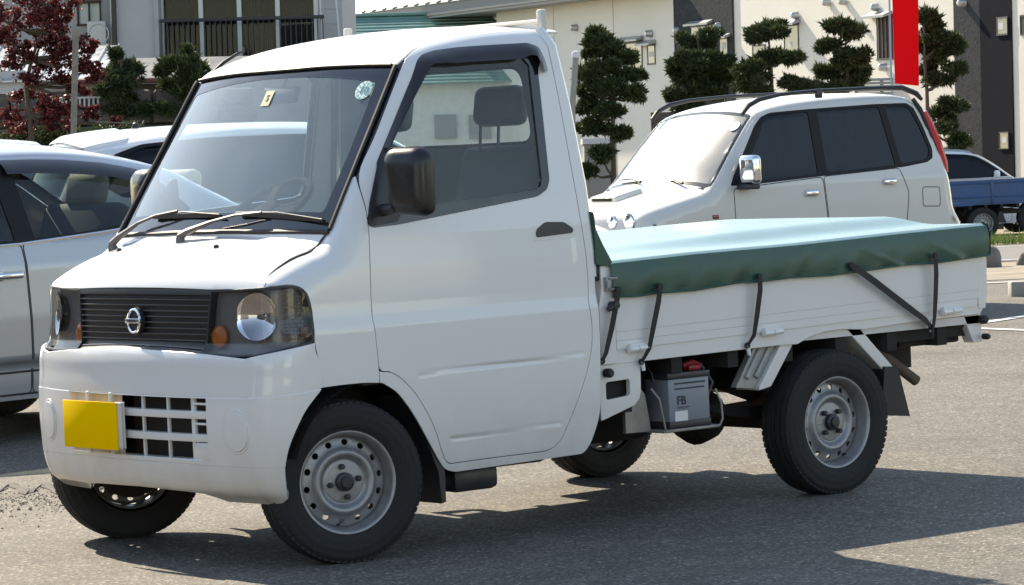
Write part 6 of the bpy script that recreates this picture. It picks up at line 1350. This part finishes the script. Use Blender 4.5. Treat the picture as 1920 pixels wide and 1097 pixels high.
mb=MB(); mb.tube([(P(1686,0)[0]-.06,.03,0),(P(1681,200)[0]-.08,.03,P(1681,200)[1]),(P(1665,-130)[0],.03,P(1665,-130)[1])],.018,8); mb.build('banner_pole',mat('pale_blue_pole',(.30,.36,.45),.4),r)
mb=MB(); mb.tube([(P(1664,-118)[0],.03,P(1664,-118)[1]),(P(1724,-118)[0],.03,P(1724,-118)[1])],.012,6); mb.build('cross_bar',MATS['pale_blue_pole'],r)
# grass on the verge across the road
def grass():
    r=np.random.RandomState(3); v=[];f=[]
    for i in range(9000):
        x=r.uniform(2,14) if i%5 else r.uniform(-30,30); D=r.uniform(47.2,50.5); h=r.uniform(.05,.16)*(1 if r.rand()<.8 else 1.6); base=CAM*np.array([1,1,0])+x*R0*np.array([1,1,0])+D*FH; base[2]=drop(D); a=r.uniform(0,6.28); w_=np.array([math.cos(a),math.sin(a),0])*.012; l=np.array([r.normal()*.03,r.normal()*.03,h]); b=len(v); v+=[base-w_,base+w_,base+l]; f.append((b,b+1,b+2))
    me=bpy.data.meshes.new('grass'); me.from_pydata([tuple(q) for q in v],[],f); o=link('grass',me,leafmat('grass_blades',[(.05,.09,.02),(.09,.15,.03),(.16,.20,.06)],.6,.3)); o['kind']='stuff'
grass()

# ================================================================== unseen rest of the street, houses added to darken reflections
def plain_house(loc,rot,w,d,h,col,label,roofc=(.09,.09,.10)):
    r=thing('house',label,'house',loc,rot); m=mat('house_wall_%d'%int(col[0]*1000),col,.85,var=.06); rm=mat('tile_roof',roofc,.6,var=.15)
    mb=MB(); mb.box((-w/2,-d/2,-1),(w/2,d/2,h)); mb.build('wall',m,r,smooth=False)
    mb=MB(); mb.prism([(-d/2-.5,h),(d/2+.5,h),(0,h+1.7)],-w/2-.5,w/2+.5,'x'); mb.build('roof',rm,r,smooth=False)
    k=0
    for s_ in (-1,1):
        for z in (1.0,3.7):
            if z+1.2>h: continue
            for x in np.arange(-w/2+1.3,w/2-1,2.6):
                mb=MB(); mb.box((x-.6,s_*d/2-.03,z),(x+.6,s_*d/2+.03,z+1.2)); wn=mb.build('window',mat('dark_window',(.05,.06,.07),.2,coat=.5),r,smooth=False)
                mb=MB(); mb.box((x-.66,s_*d/2-.05,z-.07),(x+.66,s_*d/2+.05,z)); mb.build('sill',MATS['aluminium_frame'],wn,smooth=False)
    return r
plain_house((-16,16,0),R_(40),14,8,6.0,(.30,.27,.23),'unseen beige two-storey house beyond the left edge of the photo')
plain_house((-30,4,0),R_(75),14,8,6.2,(.20,.20,.21),'unseen grey two-storey house further beyond the left edge of the photo')
plain_house((-8,30,0),R_(20),12,8,5.8,(.36,.34,.31),'unseen pale two-storey house behind the left edge of the photo')
plain_house((46,-46,0),R_(-25),16,8,6.0,(.13,.125,.12),'unseen dark grey two-storey house standing to the right of the viewer')  # wall colour darkened so its reflection in the side window stays dim
plain_house((6,-34,0),R_(5),16,8,5.8,(.22,.22,.22),'unseen grey two-storey house standing behind the viewer')
plain_house((40,-6,0),R_(-60),14,8,6.0,(.33,.31,.28),'unseen cream two-storey house beyond the right edge of the photo')
plain_house((-20,-24,0),R_(-40),16,8,6.0,(.26,.24,.22),'unseen brown two-storey house behind the viewer to the left')
